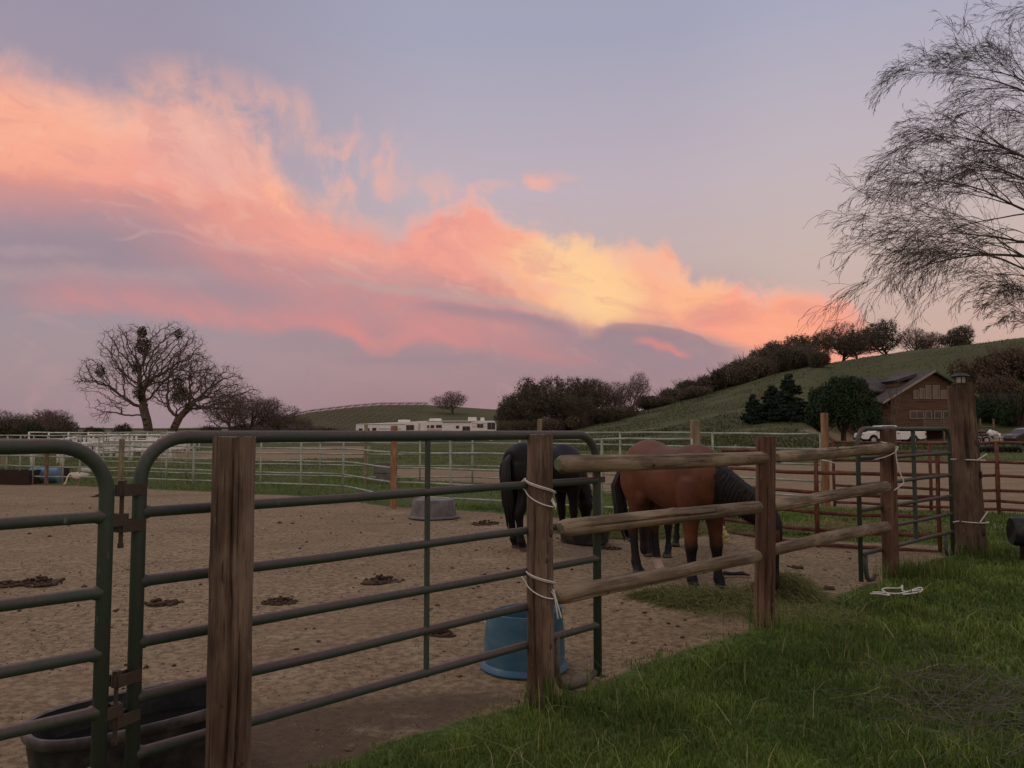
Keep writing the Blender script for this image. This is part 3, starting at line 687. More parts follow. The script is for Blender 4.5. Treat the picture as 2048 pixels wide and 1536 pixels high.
# ---------------------------------------------------------------- pale pipe panels round the paddock
def pan(p0, p1, zs, mids, label, group, mat='galv', rr=.021, ru=.024, name='pipe_fence', Y0=None, Y1=None, cat='fence panel', ends=(1, 1)):
    a = on(*p0) if not isinstance(p0, Vector) else p0; b = on(*p1) if not isinstance(p1, Vector) else p1
    root = empty(name, a, math.atan2(b.y-a.y, b.x-a.x)); tag(root, label, cat, group)
    L = math.hypot(b.x-a.x, b.y-a.y); dz = b.z-a.z
    for z in zs:
        j = [RND.uniform(-.02, .02) for _ in range(4)]
        MB().tube([(0, 0, z+j[0]*.3), (L*.3, 0, z+dz*.3+j[1]*.7), (L*.7, 0, z+dz*.7+j[2]*.7), (L, 0, z+dz+j[3]*.3)], rr, 8).build('rail', M[mat], root)
    for s in ([0] if ends[0] else [])+list(mids)+([1] if ends[1] else []):
        x = L*s; k = RND.uniform(-.02, .02)
        MB().tube([(x, 0, -.1+dz*s), (x+k, 0, .6+dz*s), (x, 0, zs[0]+dz*s+.01)], ru, 8).build('upright', M[mat], root)
    return root
Z1 = [1.46, 1.16, .84, .54, .25]; GA = 'pale pipe panels of the near paddock fence'
W_ = 'pale pipe panel '
pan((-330,962), (-130,963), Z1, (.33,.66), W_+'reaching the left edge, in front of the long dark trough', GA)
pan((-130,963), (12,966), Z1, (.5,), W_+'with the end upright nearest the left edge of the photo', GA)
pan((12,966), (93,970), Z1, (.33, .66), W_+'directly left of the light blue barrel', GA)
pan((93,970), (241,973), Z1, (.22, .45, .70), W_+'behind the bent top of the left gate, by the white geese', GA, ends=(1, 0))
pan((241,973), (386,979), Z1, (.64,), W_+'seen between the two near gates, in front of the white fence end', GA)
pan((386,979), (521,985), Z1, (.30,), W_+'partly behind the thickest near post', GA)
pan((521,985), (686,992), Z1, (.5,), W_+'just right of the thickest near post', GA)
pan((686,992), (786,1016), Z1, (), W_+'ending at the orange-stained post', GA)
pan((790,1016), (1040,1030), Z1, (.46,), W_+'between the orange-stained post and the dark horse', GA)
pan((1040,1030), (1205,1041), Z1, (), W_+'directly behind the dark horse', GA)
pan((1205,1041), (1386,1052), Z1, (), W_+'between the dark horse and the bay horse', GA)
Z2 = [1.545, 1.22, .88, .52, .18]; GB = 'pale pipe panels of the far paddock fence'
FB = [((205,952),(322,955),(.45,),'of the farther row in front of the jumbled white rails'), ((322,955),(372,957),(),'short and narrow, of the farther row beside the white corner post'), ((372,957),(640,963),(.38,),'of the farther row in front of the reddish dirt'),
      ((640,963),(729,967),(),'ending at the thin post left of the grey drum'), ((733,967),(945,966),(.5,),'of the farther row behind the orange-stained post'), ((945,966),(1241,982),(.5,),'of the farther row above the dark horse\'s back'),
      ((1241,982),(1427,997),(),'of the farther row above the bay horse\'s rump'), ((1427,997),(1644,1012),(),'of the farther row above the bay horse\'s neck')]
for p0, p1, mids, lab in FB: pan(p0, p1, Z2, mids, 'pale pipe panel '+lab, GB, rr=.024, ru=.026)
# posts of these fences
def sq_post(px, ytop, ybase, w, mat, label, group='wooden posts of the far paddock fences', Y=None):
    b = on(px, ybase) if Y is None else Vector(((px-1024)/F*Y, Y, 0))
    t = at(px, ytop, b.y); mb = MB(); h = w/2
    mb.prism([(b.x-h, b.y-h), (b.x+h, b.y-h), (b.x+h, b.y+h), (b.x-h, b.y+h)], 'z', -.2, t.z)
    for i in range(4, 8): pass
    o = mb.build('wooden_post', M[mat], smooth=False); bv = o.modifiers.new('bevel', 'BEVEL'); bv.width = .012; tag(o, label, 'post', group)
sq_post(241, 878, 973, .12, 'post_grey', 'pale wooden post between the curved ends of the two near gates')
sq_post(448, 858, 958, .17, 'post_grey', 'pale wooden post poking up just behind the thickest near post, on its left side')
sq_post(492, 862, 958, .11, 'post', 'thin brown post poking up just behind the thickest near post, on its right side')
sq_post(731, 848, 967, .10, 'post_grey', 'thin pale wooden post in front of the left trailer\'s first windows')
sq_post(787, 851, 1016, .125, 'post_orange', 'wooden post stained orange at the bottom, in front of the trailers')
sq_post(1080, 838, 1033, .085, 'post_grey', 'thin pale post standing directly behind the top of the roped near post')
sq_post(1393, 840, 1051, .145, 'post_grey', 'broad pale wooden post behind the withers of the bay horse')
sq_post(1653, 826, 1013, .125, 'post_orange', 'tall orange-brown wooden post in front of the round green tree')
sq_post(92, 885, 970, .09, 'post', 'dark thin post beside the light blue barrel')
sq_post(13, 879, 905, .24, 'post_grey', 'stubby pale post above the white rail at far left', Y=34)
# rusty pens to the right
GR = 'rusty red pipe panels of the riding pens'
R1 = [Vector((3.30, 12.3, 0)), Vector((3.62, 11.35, 0)), Vector((4.23, 10.9, 0)), Vector((5.57, 10.25, 0))]
def rpan(a, b, zs, mids, label, rr=.026, ru=.026, ends=(1, 1)): return pan(a, b, zs, mids, label, GR, mat='rust', rr=rr, ru=ru, ends=ends)
ZR = [1.30, 1.02, .74, .47, .23, .03]
rpan(R1[0], R1[2], ZR, (), 'rusty red pipe panel behind the bay horse\'s neck and head', ends=(1, 1))
rpan(R1[2], R1[3], ZR, (), 'rusty red pipe panel running low behind the green gate to the thick pole')
def gq(px, py): return on(px, py)
ZF = [1.37, 1.0, .74, .46, .26, .10]
rpan(gq(1670,1014), gq(1862,1022), ZF, (), 'rusty red pipe panel of the far pen, seen through the green gate', .028, .03)
rpan(gq(1862,1022), gq(1998,1030), ZF, (), 'rusty red pipe panel of the far pen passing behind the thick pole', .028, .03)
rpan(gq(1998,1030), gq(2160,1040), ZF, (), 'rusty red pipe panel of the far pen at the right edge of the photo', .028, .036)
rope_obj([[at(1638,919,16.3), at(1655,922,16.2), at(1672,927,16.3)]], .012, 'white strap across the tall orange-brown wooden post', cat='strap')
# ---------------------------------------------------------------- white pipe corrals at the left
GW = 'white pipe fences of the far corrals'
def wfence(pts, zs, label, r=.085, rp=.09, cap=True, n_post=None):
    P_ = [on(*p) if not isinstance(p, Vector) else p for p in pts]
    root = empty('white_fence', P_[0]); tag(root, label, 'fence', GW); o = P_[0]
    for i, p in enumerate(P_):
        q = p-o; MB().tube([(q.x, q.y, q.z-.2), (q.x, q.y, q.z+zs[0]+.06)], rp, 10).build('post', M['white'], root)
        if i:
            for z in zs: MB().tube([(q0.x, q0.y, q0.z+z+RND.uniform(-.03, .03)), (q.x, q.y, q.z+z+RND.uniform(-.03, .03))], r, 8).build('rail', M['white'], root)
        q0 = q
wfence([(-260,938),(-120,937),(-30,936),(64,935),(124,932),(186,928)], [.98, .62], 'white pipe fence with thick top rail running in from the left edge')
wfence([(186,928),(262,921),(338,917),(388,912)], [1.02, .55], 'white pipe fence ending at the corner post beside the curved gate top')
wfence([(388,912),(365,906),(340,901)], [1.0, .5], 'short white fence going back from the corner post')
def WP(px, Y): return Vector(((px-1024)/F*Y, Y, 0))
for k, (px0, px1, Y0, Y1, n, zs, lab) in enumerate([(150, 380, 52, 58, 7, [1.25, .8, .35], 'white rail fence in the second row of the jumbled corrals'), (180, 400, 62, 70, 8, [1.3, .7], 'white rail fence in the third row of the jumbled corrals'), (60, 375, 74, 84, 9, [1.45, .8], 'white rail fence in the last row of the jumbled corrals'),
        (225, 275, 45, 72, 5, [1.2, .6], 'white cross fence going back near the pale wooden post'), (300, 330, 45, 80, 5, [1.2, .6], 'white cross fence going back below the big oak\'s trunks'), (120, 205, 38, 76, 6, [1.15, .6], 'white cross fence going back from the light blue barrel')]):
    wfence([WP(px0+(px1-px0)*i/(n-1), Y0+(Y1-Y0)*i/(n-1)) for i in range(n)], zs, lab, r=.055, rp=.08)
# white jump standards and blocks stored in the corrals: countable, each its own thing
GJ = 'white blocks and barrels stored among the corrals'
for k in range(34):
    Y = RND.uniform(44, 78); px = RND.uniform(188, 376); w = RND.uniform(.25, .7); h = RND.uniform(.35, 1.15); a = RND.uniform(0, PI)
    p = WP(px, Y); p.z = H(p.x, p.y); mb = MB()
    if k % 3 == 0: mb.lathe([(.02, h), (.2, h), (.24, h-.05), (.24, .05), (.2, 0)], 12)
    elif k % 3 == 1:
        mb.box((-w/2, -.15, h*.5), (w/2, .15, h)); mb.box((-w/2+.05, -.1, 0), (-w/2+.12, .1, h*.5)); mb.box((w/2-.12, -.1, 0), (w/2-.05, .1, h*.5))
    else:
        mb.box((-w, -.04, h-.2), (w, .04, h)); mb.box((-w, -.3, 0), (-w+.08, .3, h)); mb.box((w-.08, -.3, 0), (w, .3, h))
    o = mb.build(('barrel', 'block_stand', 'jump_stand')[k % 3], M['white'], smooth=False); o.location = p; o.rotation_euler.z = a
    tag(o, ('small white upright barrel among the white corral fences', 'small white box on legs among the white corral fences', 'small white stand with side wings among the white corral fences')[k % 3], ('barrel', 'stand', 'jump stand')[k % 3], ('white barrels among the corral fences', 'white boxes on legs among the corral fences', 'white winged stands among the corral fences')[k % 3])
# t-posts with white tips and their wires
GT = 'dark stakes with white tips beyond the corrals'; M['stake'] = flat('dark_stake', (62,56,50), .8)
for (px, py) in ((34,881),(50,873),(98,871),(100,880),(148,872),(159,877),(198,871),(217,876),(250,869),(267,873),(303,870),(317,871),(354,870),(362,872)):
    Y = 62 if py > 875 else 84
    t = at(px, py-3, Y); root = empty('wire_stake', Vector((t.x, Y, H(t.x, Y)))); tag(root, 'thin dark stake with a white tip on the wire fence beyond the corrals', 'stake', GT); h = t.z-root.location.z
    MB().tube([(0, 0, -.2), (0, 0, h-.28)], .025, 4).build('shaft', M['stake'], root); MB().tube([(0, 0, h-.28), (0, 0, h)], .045, 5).build('white_tip', M['white'], root)
for Y, z, lab in ((84, .95, 'thin wire strung between the farther white-tipped stakes'), (62, .75, 'thin wire strung between the nearer white-tipped stakes')):
    mb = MB(); mb.tube([WP(px, Y)+Vector((0, 0, H(WP(px, Y).x, Y)+z)) for px in range(-60, 420, 40)], .014, 3); o = mb.build('fence_wire', M['stake']); tag(o, lab, 'wire')
# brown pipe fence far behind, left of the trailers
M['farrail'] = flat('dark_brown_far_rail', (62,48,42), .8)
for (a, b, Ya, Yb, n, lab) in ((376, 560, 105, 108, 7, 'dark brown rail fence far off between the oak and the thickest near post'), (560, 716, 108, 112, 7, 'dark brown rail fence far off running up to the left trailer'), (150, 376, 96, 105, 7, 'dark rail fence far off below the big oak')):
    root = empty('rail_fence', WP(a, Ya)); tag(root, lab, 'fence', 'far brown rail fences'); q0 = None
    for i in range(n):
        p = WP(a+(b-a)*i/(n-1), Ya+(Yb-Ya)*i/(n-1)); q = p-root.location; q.z = H(p.x, p.y)
        MB().tube([(q.x, q.y, q.z-.2), (q.x, q.y, q.z+1.75)], .06, 6).build('post', M['farrail'], root)
        if q0 is not None:
            for z in (1.7, 1.15, .6): MB().tube([(q0.x, q0.y, q0.z+z), (q.x, q.y, q.z+z)], .05, 5).build('rail', M['farrail'], root)
        q0 = q
# ---------------------------------------------------------------- trailers
M['rvwhite'] = flat('rv_white_panels', (240,232,226), .45, c2=(230,221,215), sc=1)
M['rvgrey'] = flat('rv_grey_trim', (128,120,118), .5); M['rvpink'] = flat('rv_faded_pink_stripe', (186,158,156), .5, c2=(196,170,166), sc=2); M['glass'] = material('dark_window_glass', lambda o, bs: (mixc(fbm(o, 1, 2), (26,26,28), (40,38,40)), .12), .6)
M['chrome'] = material('bright_metal', lambda o, bs: (mixc(fbm(o, 9, 2), (190,186,182), (160,158,156)), .25)); M['tyre'] = flat('tyre_rubber', (34,32,32), .8)
def kx(px, Y): return (px-1024)/F*Y
def kz(py, Y): return CAM_H+(862-py)/F*Y
def trailer(ax, ay, bx_, by_, hl, hr, label, parts, over=None):
    """side wall faces the camera; local x from a to b, y away"""
    a = Vector((ax, ay, H(ax, ay))); root = empty('travel_trailer', a, math.atan2(by_-ay, bx_-ax)); tag(root, label, 'trailer', 'white travel trailers parked beyond the pasture')
    L = math.hypot(bx_-ax, by_-ay); lo = .55
    poly = [(0, lo), (over[0] if over else L, lo)]
    if over: poly += [(over[0]+.25, over[1]), (L-.1, over[1]), (L, over[1]+.15), (L, hr-.5), (L-.25, hr)]
    else: poly += [(L, hr)]
    poly += [(0, hl)]
    o = MB().prism(poly, 'y', 0, 2.45).build('body', M['rvwhite'], root, smooth=False)
    bv = o.modifiers.new('bevel', 'BEVEL'); bv.width = .06; bv.segments = 2
    MB().box((-.02, -.02, min(hl, hr)-.14), (L*.7, .0, min(hl, hr)-.06)).build('roof_trim', M['rvgrey'], root, smooth=False)
    for nm, x0, x1, z0, z1, mt, d in parts: 
        if nm == 'air_conditioner': o2 = MB().box((x0, .7, z0), (x1, 1.5, z1)).build(nm, M[mt], root, smooth=False); b2 = o2.modifiers.new('bevel', 'BEVEL'); b2.width = .06
        elif nm == 'window':
            w = MB().box((x0, -.035, z0), (x1, -.003, z1)).build(nm, M['rvgrey'], root, smooth=False)
            m_ = 2 if x1-x0 > .9 else 1
            for k in range(m_):
                xa = x0+.05+(x1-x0)*k/m_; xb = x0-.05+(x1-x0)*(k+1)/m_
                MB().box((xa, -.042, z0+.05), (xb, -.037, z1-.05)).build('pane', M['glass'], w, smooth=False)
        elif nm == 'wheel':
            w = MB().lathe([(.02, -.1), (.34, -.1), (.36, -.07), (.36, .1), (.34, .12), (.02, .12)], 20, M=Matrix.Translation((x0, .12, .36)) @ Matrix.Rotation(PI/2, 4, 'X')).build(nm, M['tyre'], root)
            MB().lathe([(.02, .14), (.2, .14), (.2, .10)], 14, M=Matrix.Translation((x0, .12, .36)) @ Matrix.Rotation(PI/2, 4, 'X')).build('rim', M['chrome'], w)
        else: MB().box((x0, -d, z0), (x1, -.003, z1)).build(nm, M[mt], root, smooth=False)
    return root
S_ = .0763
def rx(z): return ((680+z/6.024)-853.5)*S_
def rz_(z): return (883-(800+z/6.024))*S_
P_R = [('window', rx(1050), rx(1078), rz_(335), rz_(300), '', 0), ('window', rx(1092), rx(1138), rz_(336), rz_(298), '', 0), ('window', rx(1158), rx(1228), rz_(334), rz_(296), '', 0), ('window', rx(1476), rx(1568), rz_(370), rz_(313), '', 0), ('window', rx(1652), rx(1728), rz_(332), rz_(286), '', 0),
       ('door', rx(1385), rx(1447), rz_(410), rz_(285), 'rvwhite', .03), ('window', rx(1396), rx(1438), rz_(342), rz_(305), '', .05), ('stripe', rx(1046), rx(1230), rz_(388), rz_(346), 'rvpink', .006), ('stripe', rx(1450), rx(1580), rz_(410), rz_(386), 'rvpink', .006), ('awning', rx(1240), rx(1580), rz_(266), rz_(256), 'rvgrey', .14),
       ('air_conditioner', rx(1070), rx(1215), 3.18, rz_(218), 'rvwhite', 0), ('air_conditioner', rx(1540), rx(1642), 3.18, rz_(202), 'rvwhite', 0), ('air_conditioner', rx(1690), rx(1737), 3.18, rz_(208), 'rvwhite', 0), ('window', rx(1775), rx(1872), rz_(352), rz_(268), '', 0),
       ('stripe', rx(1590), rx(1768), rz_(286), rz_(280), 'rvgrey', .008), ('stripe', rx(1590), rx(1768), rz_(322), rz_(316), 'rvgrey', .008), ('stripe', rx(1240), rx(1450), rz_(388), rz_(382), 'rvgrey', .008), ('wheel', 4.6, 0, 0, 0, '', 0), ('wheel', 5.5, 0, 0, 0, '', 0), ('jack', rx(1800), rx(1840), .0, 1.35, 'rvwhite', -.3)]
trailer(kx(853.5, 119), 119, kx(992, 119), 119, 3.2, 3.2, 'long white travel trailer with a dark front window at the right end of the pair', P_R, over=(rx(1612), 1.35))
LL_ = math.hypot(kx(856, 121)-kx(712, 128), 7); 
def lx_(z): return (z-190)/(1045-190)*LL_
P_L = [('window', lx_(228), lx_(277), 1.45, 2.02, '', 0), ('window', lx_(322), lx_(362), 1.5, 2.06, '', 0), ('window', lx_(395), lx_(445), 1.55, 2.12, '', 0), ('window', lx_(560), lx_(640), 1.1, 1.62, '', 0), ('window', lx_(798), lx_(890), 1.72, 2.55, '', 0),
       ('stripe', lx_(470), lx_(740), 1.86, 1.98, 'rvgrey', .008), ('stripe', lx_(700), lx_(1045), 1.24, 1.36, 'rvgrey', .008), ('air_conditioner', lx_(667), lx_(780), 3.0, 3.38, 'rvwhite', 0), ('wheel', 3.6, 0, 0, 0, '', 0), ('wheel', 4.5, 0, 0, 0, '', 0), ('rib', lx_(940), lx_(958), .9, 2.8, 'chrome', .02)]
trailer(kx(712, 128), 128, kx(856, 121), 121, 2.72, 3.15, 'lower white travel trailer with three small windows at the left end of the pair', P_L, over=(lx_(800), .95))
# ---------------------------------------------------------------- house
M['siding'] = material('brown_wood_siding', lambda o, bs: (mixc(sstep(fbm(sv(o, .5, .5, 7), 1, 4, .6), .4, .62), (88,66,52), (108,84,66)), .8, (fbm(sv(o, .05, .05, 6.0), 1, 1), .5, .05)))
M['roof'] = material('dark_shingle_roof', lambda o, bs: (mixc(sstep(fbm(sv(o, 1.2, 1.2, 3), 1, 4, .6), .4, .6), (68,60,56), (86,76,72)), .85)); M['roofgreen'] = flat('green_roof_trim', (70,92,72), .7, c2=(90,104,84), sc=2)
M['trim'] = flat('pale_window_trim', (150,132,116), .7); M['deck'] = flat('grey_deck_boards', (128,116,100), .8, c2=(104,92,78)); M['fascia'] = flat('white_fascia', (160,150,140), .6); M['houseglass'] = material('house_window_glass', lambda o, bs: (mixc(fbm(o, 1.5, 3), (44,46,50), (92,92,92)), .1), .6)
def house():
    Y = 100.0; s = Y/F; X0 = kx(1865, Y); z0 = H(X0, Y)
    root = empty('house', (X0, Y, z0), math.radians(2)); tag(root, 'brown wood-sided two-storey house with a steep front gable and a raised deck', 'house')
    def hx(px): return (px-1865)*s
    def hz(py): return CAM_H+(862-py)*s-z0
    xl, xr = hx(1780), hx(1941); ax, az_ = 0, hz(744)
    sl_ = (hz(744)-hz(806))/(0-hx(1759)); zl = az_-sl_*abs(xl)-.1; zr_ = az_-sl_*abs(xr)-.1
    MB().prism([(xl, -.3), (xr, -.3), (xr, zr_), (0, az_-.12), (xl, zl)], 'y', 0, 9).build('front_wall', M['siding'], root, smooth=False)
    # siding boards that can be told apart as bands: belt boards
    for py in (802, 818): MB().box((xl-.02, -.06, hz(py)-.09), (xr+.02, -.002, hz(py)+.09)).build('belt_board', M['siding'], root, smooth=False)
    for sx, ex in ((-1, hx(1757)), (1, hx(1951))):
        z_e = az_-sl_*abs(ex); n_ = Vector((0, 0, .28))
        mb = MB(); mb.prism([(0, az_), (ex, z_e), (ex, z_e+.24), (0, az_+.28)], 'y', -.9, 9.5); r_ = mb.build('roof', M['roof'], root, smooth=False)
        MB().prism([(0, az_-.05), (ex, z_e-.1), (ex, z_e+.2), (0, az_+.25)], 'y', -.98, -.905).build('fascia', M['fascia'] if sx < 0 else M['roofgreen'], r_, smooth=False)
    # shed dormer on the left slope
    d = MB(); d.prism([(hx(1806), hz(764)), (hx(1846), hz(752)), (hx(1846), hz(745)), (hx(1800), hz(759.5))], 'y', 1.2, 5.0); dm = d.build('dormer', M['roof'], root, smooth=False)
    MB().box((hx(1808), 1.5, hz(772)), (hx(1830), 4.8, hz(763))).build('wall', M['siding'], dm, smooth=False)
    # rear wing with its own roof
    xa, xb = hx(1751), hx(1800); zt, ze = hz(752), hz(781)
    MB().box((xa, 4.2, -.3), (xb, 11, ze)).build('rear_wing', M['siding'], root, smooth=False)
    w = MB(); w.v += [Vector(p) for p in ((hx(1740), 3.4, ze-.1), (xb+3, 3.4, ze-.1), (xb+3, 7.6, zt), (hx(1740), 7.6, zt), (hx(1740), 11.8, ze-.1), (xb+3, 11.8, ze-.1))]
    b = len(w.v); w.v += [v+Vector((0, 0, .22)) for v in w.v[:6]]
    for q in ((6, 7, 8, 9), (9, 8, 11, 10), (3, 2, 1, 0), (4, 5, 2, 3), (0, 1, 7, 6), (0, 6, 9, 3), (3, 9, 10, 4), (4, 10, 11, 5), (5, 11, 8, 2), (2, 8, 7, 1)): w.face(*q)
    rf = w.build('wing_roof', M['roof'], root, smooth=False)
    MB().prism([(3.3, ze-.35), (7.6, zt+.3), (11.9, ze-.35), (11.9, ze-.05), (7.6, zt+.02), (3.3, ze-.05)], 'x', hx(1739)-.1, hx(1741)).build('barge_board', M['roof'], rf, smooth=False)
    def window(x0, x1, z0_, z1_, y=0.0, n=1, nm='window'):
        f = MB(); t = .13
        for lo, hi in (((x0, z0_), (x1, z0_+t)), ((x0, z1_-t), (x1, z1_)), ((x0, z0_+t), (x0+t, z1_-t)), ((x1-t, z0_+t), (x1, z1_-t))): f.box((lo[0], y-.10, lo[1]), (hi[0], y-.003, hi[1]))
        for k in range(1, n):
            xm = x0+(x1-x0)*k/n; f.box((xm-.05, y-.09, z0_+t), (xm+.05, y-.003, z1_-t))
        w_ = f.build(nm, M['trim'], root, smooth=False)
        for k in range(n): MB().box((x0+(x1-x0)*k/n+(t if k == 0 else .05), y-.05, z0_+t), (x0+(x1-x0)*(k+1)/n-(t if k == n-1 else .05), y-.012, z1_-t)).build('pane', M['houseglass'], w_, smooth=False)
    for a, b_, t_ in ((1826, 1837, 780), (1838.5, 1849.5, 776), (1851, 1862.5, 770.5), (1865.5, 1880, 770), (1882, 1896, 780)): window(hx(a), hx(b_), hz(798), hz(t_))
    for a, b_, n in ((1817, 1847, 2), (1849, 1863, 1), (1867, 1883, 1), (1885, 1899, 1)): window(hx(a), hx(b_), hz(838), hz(821), 0, n, 'patio_window')
    MB().box((hx(1762), 4.16, hz(792)), (hx(1767), 4.19, hz(786))).build('small_window', M['fascia'], root, smooth=False)
    # deck
    dz = hz(853); x0, x1 = hx(1818), hx(1903)
    MB().box((x0, -3.2, dz-.28), (x1, -.003, dz)).build('deck_floor', M['deck'], root, smooth=False)
    for px in (1821, 1858, 1898): MB().box((hx(px)-.1, -3.15, -.3), (hx(px)+.1, -2.95, dz+1.02)).build('deck_post', M['deck'], root, smooth=False)
    for z in (dz+.98, dz+.72, dz+.46, dz+.2): MB().box((x0, -3.24, z-.06), (x1, -3.17, z+.04)).build('deck_rail', M['deck'], root, smooth=False)
    mb = MB(); mb.box((xl+.1, -.12, -.3), (xr-.1, -.05, dz-.3)); mb.build('under_deck_panel', M['darkwood'], root, smooth=False)  # dark panel over the wall foot, for the dark area below the deck
    # small side deck and stairs to the right
    MB().box((hx(1950), -1, hz(868)), (hx(1980), 3, hz(864))).build('side_deck', M['deck'], root, smooth=False)
    for px in (1952, 1979): MB().box((hx(px)-.09, -1, -.3), (hx(px)+.09, -.82, hz(838))).build('deck_post', M['deck'], root, smooth=False)
    for z in (hz(853), hz(858)): MB().box((hx(1950), -1.05, z-.06), (hx(1980), -1.005, z+.06)).build('deck_rail', M['deck'], root, smooth=False)
house()
# ---------------------------------------------------------------- pickup
M['carwhite'] = flat('white_car_paint', (242,236,230), .3, spec=.5, c2=(236,230,224), sc=1)
def wheel(root, x, y, r, side=-1):
    Mx = Matrix.Translation((x, y, r)) @ Matrix.Rotation(PI/2, 4, 'X')
    w = MB().lathe([(.02, -.12), (r*.7, -.12), (r*.95, -.12), (r, -.08), (r, .08), (r*.95, .12), (r*.68, .12), (r*.66, .09), (.02, .09)], 28, M=Mx).build('wheel', M['tyre'], root, sharp=40)
    MB().lathe([(r*.64, .095), (r*.60, .12), (r*.35, .10), (.05, .13), (.001, .13)], 20, M=Mx).build('rim', M['chrome'], w, sharp=40)
def pickup():
    Y = 80.0; s = Y/F; x0 = kx(1722.5, Y); g = H(x0+3, Y); root = empty('pickup_truck', (x0, Y, g)); tag(root, 'white pickup truck facing left, parked in front of the brown house', 'pickup truck')
    L = 6.65
    prof = [(.02, .52), (.0, .78), (.06, .98), (.16, 1.04), (1.15, 1.14), (1.32, 1.17), (1.95, 1.72), (2.15, 1.78), (3.45, 1.78), (3.62, 1.72), (3.78, 1.22), (4.0, 1.20), (6.5, 1.20), (6.58, 1.16), (6.62, .60), (6.5, .50)]
    def arch(cx, r=.47): return [(cx+r*math.cos(t), .40+r*math.sin(t)) for t in [PI*.06+(PI*.88)*k/8 for k in range(9)]]
    body = prof+[(6.0, .42)]+[p for p in arch(5.30)]+[(4.6, .40), (2.2, .40)]+[p for p in arch(1.22)]+[(.55, .42), (.1, .44)]
    body = [(x, z*1.06) for x, z in body]
    o = MB().prism(body, 'y', 0, 1.95).build('body', M['carwhite'], root, smooth=False); bv = o.modifiers.new('bevel', 'BEVEL'); bv.width = .07; bv.segments = 3; bv.limit_method = 'ANGLE'
    for xs in (([(1.62, 1.24), (2.06, 1.70), (2.45, 1.72), (2.45, 1.24)]), ([(2.52, 1.24), (2.52, 1.72), (3.38, 1.72), (3.52, 1.24)])): MB().prism([(x, z*1.06) for x, z in xs], 'y', -.012, .02).build('side_window', M['glass'], root, smooth=False)
    for x in (1.55, 2.48, 3.60, 3.9, 6.45): MB().box((x-.012, -.006, .55), (x+.012, .01, 1.22)).build('door_seam', M['rvgrey'], root, smooth=False)
    MB().box((.0, .1, .42), (-.10, 1.85, .62)).build('front_bumper', M['black'], root, smooth=False); MB().box((6.6, .1, .5), (6.75, 1.85, .68)).build('rear_bumper', M['black'], root, smooth=False)
    MB().box((-.01, -.008, .86), (.22, .3, 1.0)).build('headlight', M['chrome'], root, smooth=False); MB().box((6.5, -.008, .85), (6.64, .2, 1.12)).build('tail_light', flat('red_tail_lamp', (120,40,36), .3), root, smooth=False)
    MB().box((1.60, -.22, 1.28), (1.78, -.02, 1.50)).build('side_mirror', M['black'], root, smooth=False); MB().box((3.68, -.01, 1.0), (3.80, .0, 1.12)).build('fuel_flap', M['black'], root, smooth=False)
    for x in (1.22, 5.30): wheel(root, x, .14, .40); wheel(root, x, 1.8, .40)
    MB().box((.6, .2, .35), (6.2, 1.75, .5)).build('underbody', M['black'], root, smooth=False)
pickup()
# flatbed trailer with a load, right of the pole
def utility():
    Y = 78.0; s = Y/F; X0 = kx(1945, Y); g = H(X0, Y); root = empty('flatbed_trailer', (X0, Y, g)); tag(root, 'small flatbed trailer with white wheels carrying a load, right of the thick pole', 'trailer')
    def hx(px): return (px-1945)*s
    MB().box((hx(1930), 0, .62), (hx(2003), 1.9, .76)).build('bed', M['chrome'], root, smooth=False); MB().tube([(hx(2003), .95, .68), (hx(2018), .95, .5)], .05, 6).build('tongue', M['black'], root)
    for px in (1952, 1970.5): wheel(root, hx(px), .05, .36)
    MB().prism([(hx(1958), .40), (hx(1960), .80), (hx(1982), .80), (hx(1986), .5), (hx(1982), .5), (hx(1978), .77), (hx(1963), .77)], 'y', -.16, -.12).build('fender', M['black'], root, smooth=False)
    o = MB(); 
    for k in range(9): o.blob((hx(RND.uniform(1940, 1976)), RND.uniform(.4, 1.4), RND.uniform(.85, 1.25)), (RND.uniform(.3, .6), .35, RND.uniform(.15, .3)), 8, 6)
    q = o.build('tarped_load', M.setdefault('tarp', flat('brown_grey_tarp', (104,92,80), .8)), None); q.parent = root; 
    t = MB(); t.tube([(hx(1986), .9, .80), (hx(1992), .9, 1.15), (hx(1997), .9, 1.08), (hx(2004), .9, 1.02)], [.32, .34, .24, .2], 12); t.build('white_drum', M['white'], root)
    MB().tube([(hx(2003), .5, 1.08), (hx(2004.5), .5, .2)], .09, 8).build('white_pipe', M['white'], root)
utility()
# dark car cut by the right edge
def dark_car():
    Y = 62.0; X0 = kx(2031, Y); g = H(X0, Y); root = empty('parked_car', (X0, Y, g)); tag(root, 'dark car with a pale window showing at the right edge of the photo', 'car')
    prof = [(0, .35), (-.02, .75), (.1, 1.0), (.5, 1.12), (.9, 1.52), (1.4, 1.62), (2.8, 1.60), (3.5, 1.12), (4.4, .98), (4.6, .7), (4.55, .35)]
    prof = [(x, z*.97) for x, z in prof]
    o = MB().prism(prof, 'y', 0, 1.75).build('body', flat('dark_maroon_paint', (44,30,32), .3, spec=.5), root, smooth=False); bv = o.modifiers.new('bevel', 'BEVEL'); bv.width = .09; bv.segments = 3
    MB().prism([(.62, 1.10), (.95, 1.44), (1.4, 1.50), (2.2, 1.50), (2.2, 1.10)], 'y', -.012, .02).build('side_window', M['rvwhite'], root, smooth=False)
    MB().box((-.03, .1, .72), (.02, .45, .9)).build('tail_light', flat('pale_lamp', (150,130,130), .3), root, smooth=False)
    for x in (.85, 3.7): wheel(root, x, .12, .33)
dark_car()
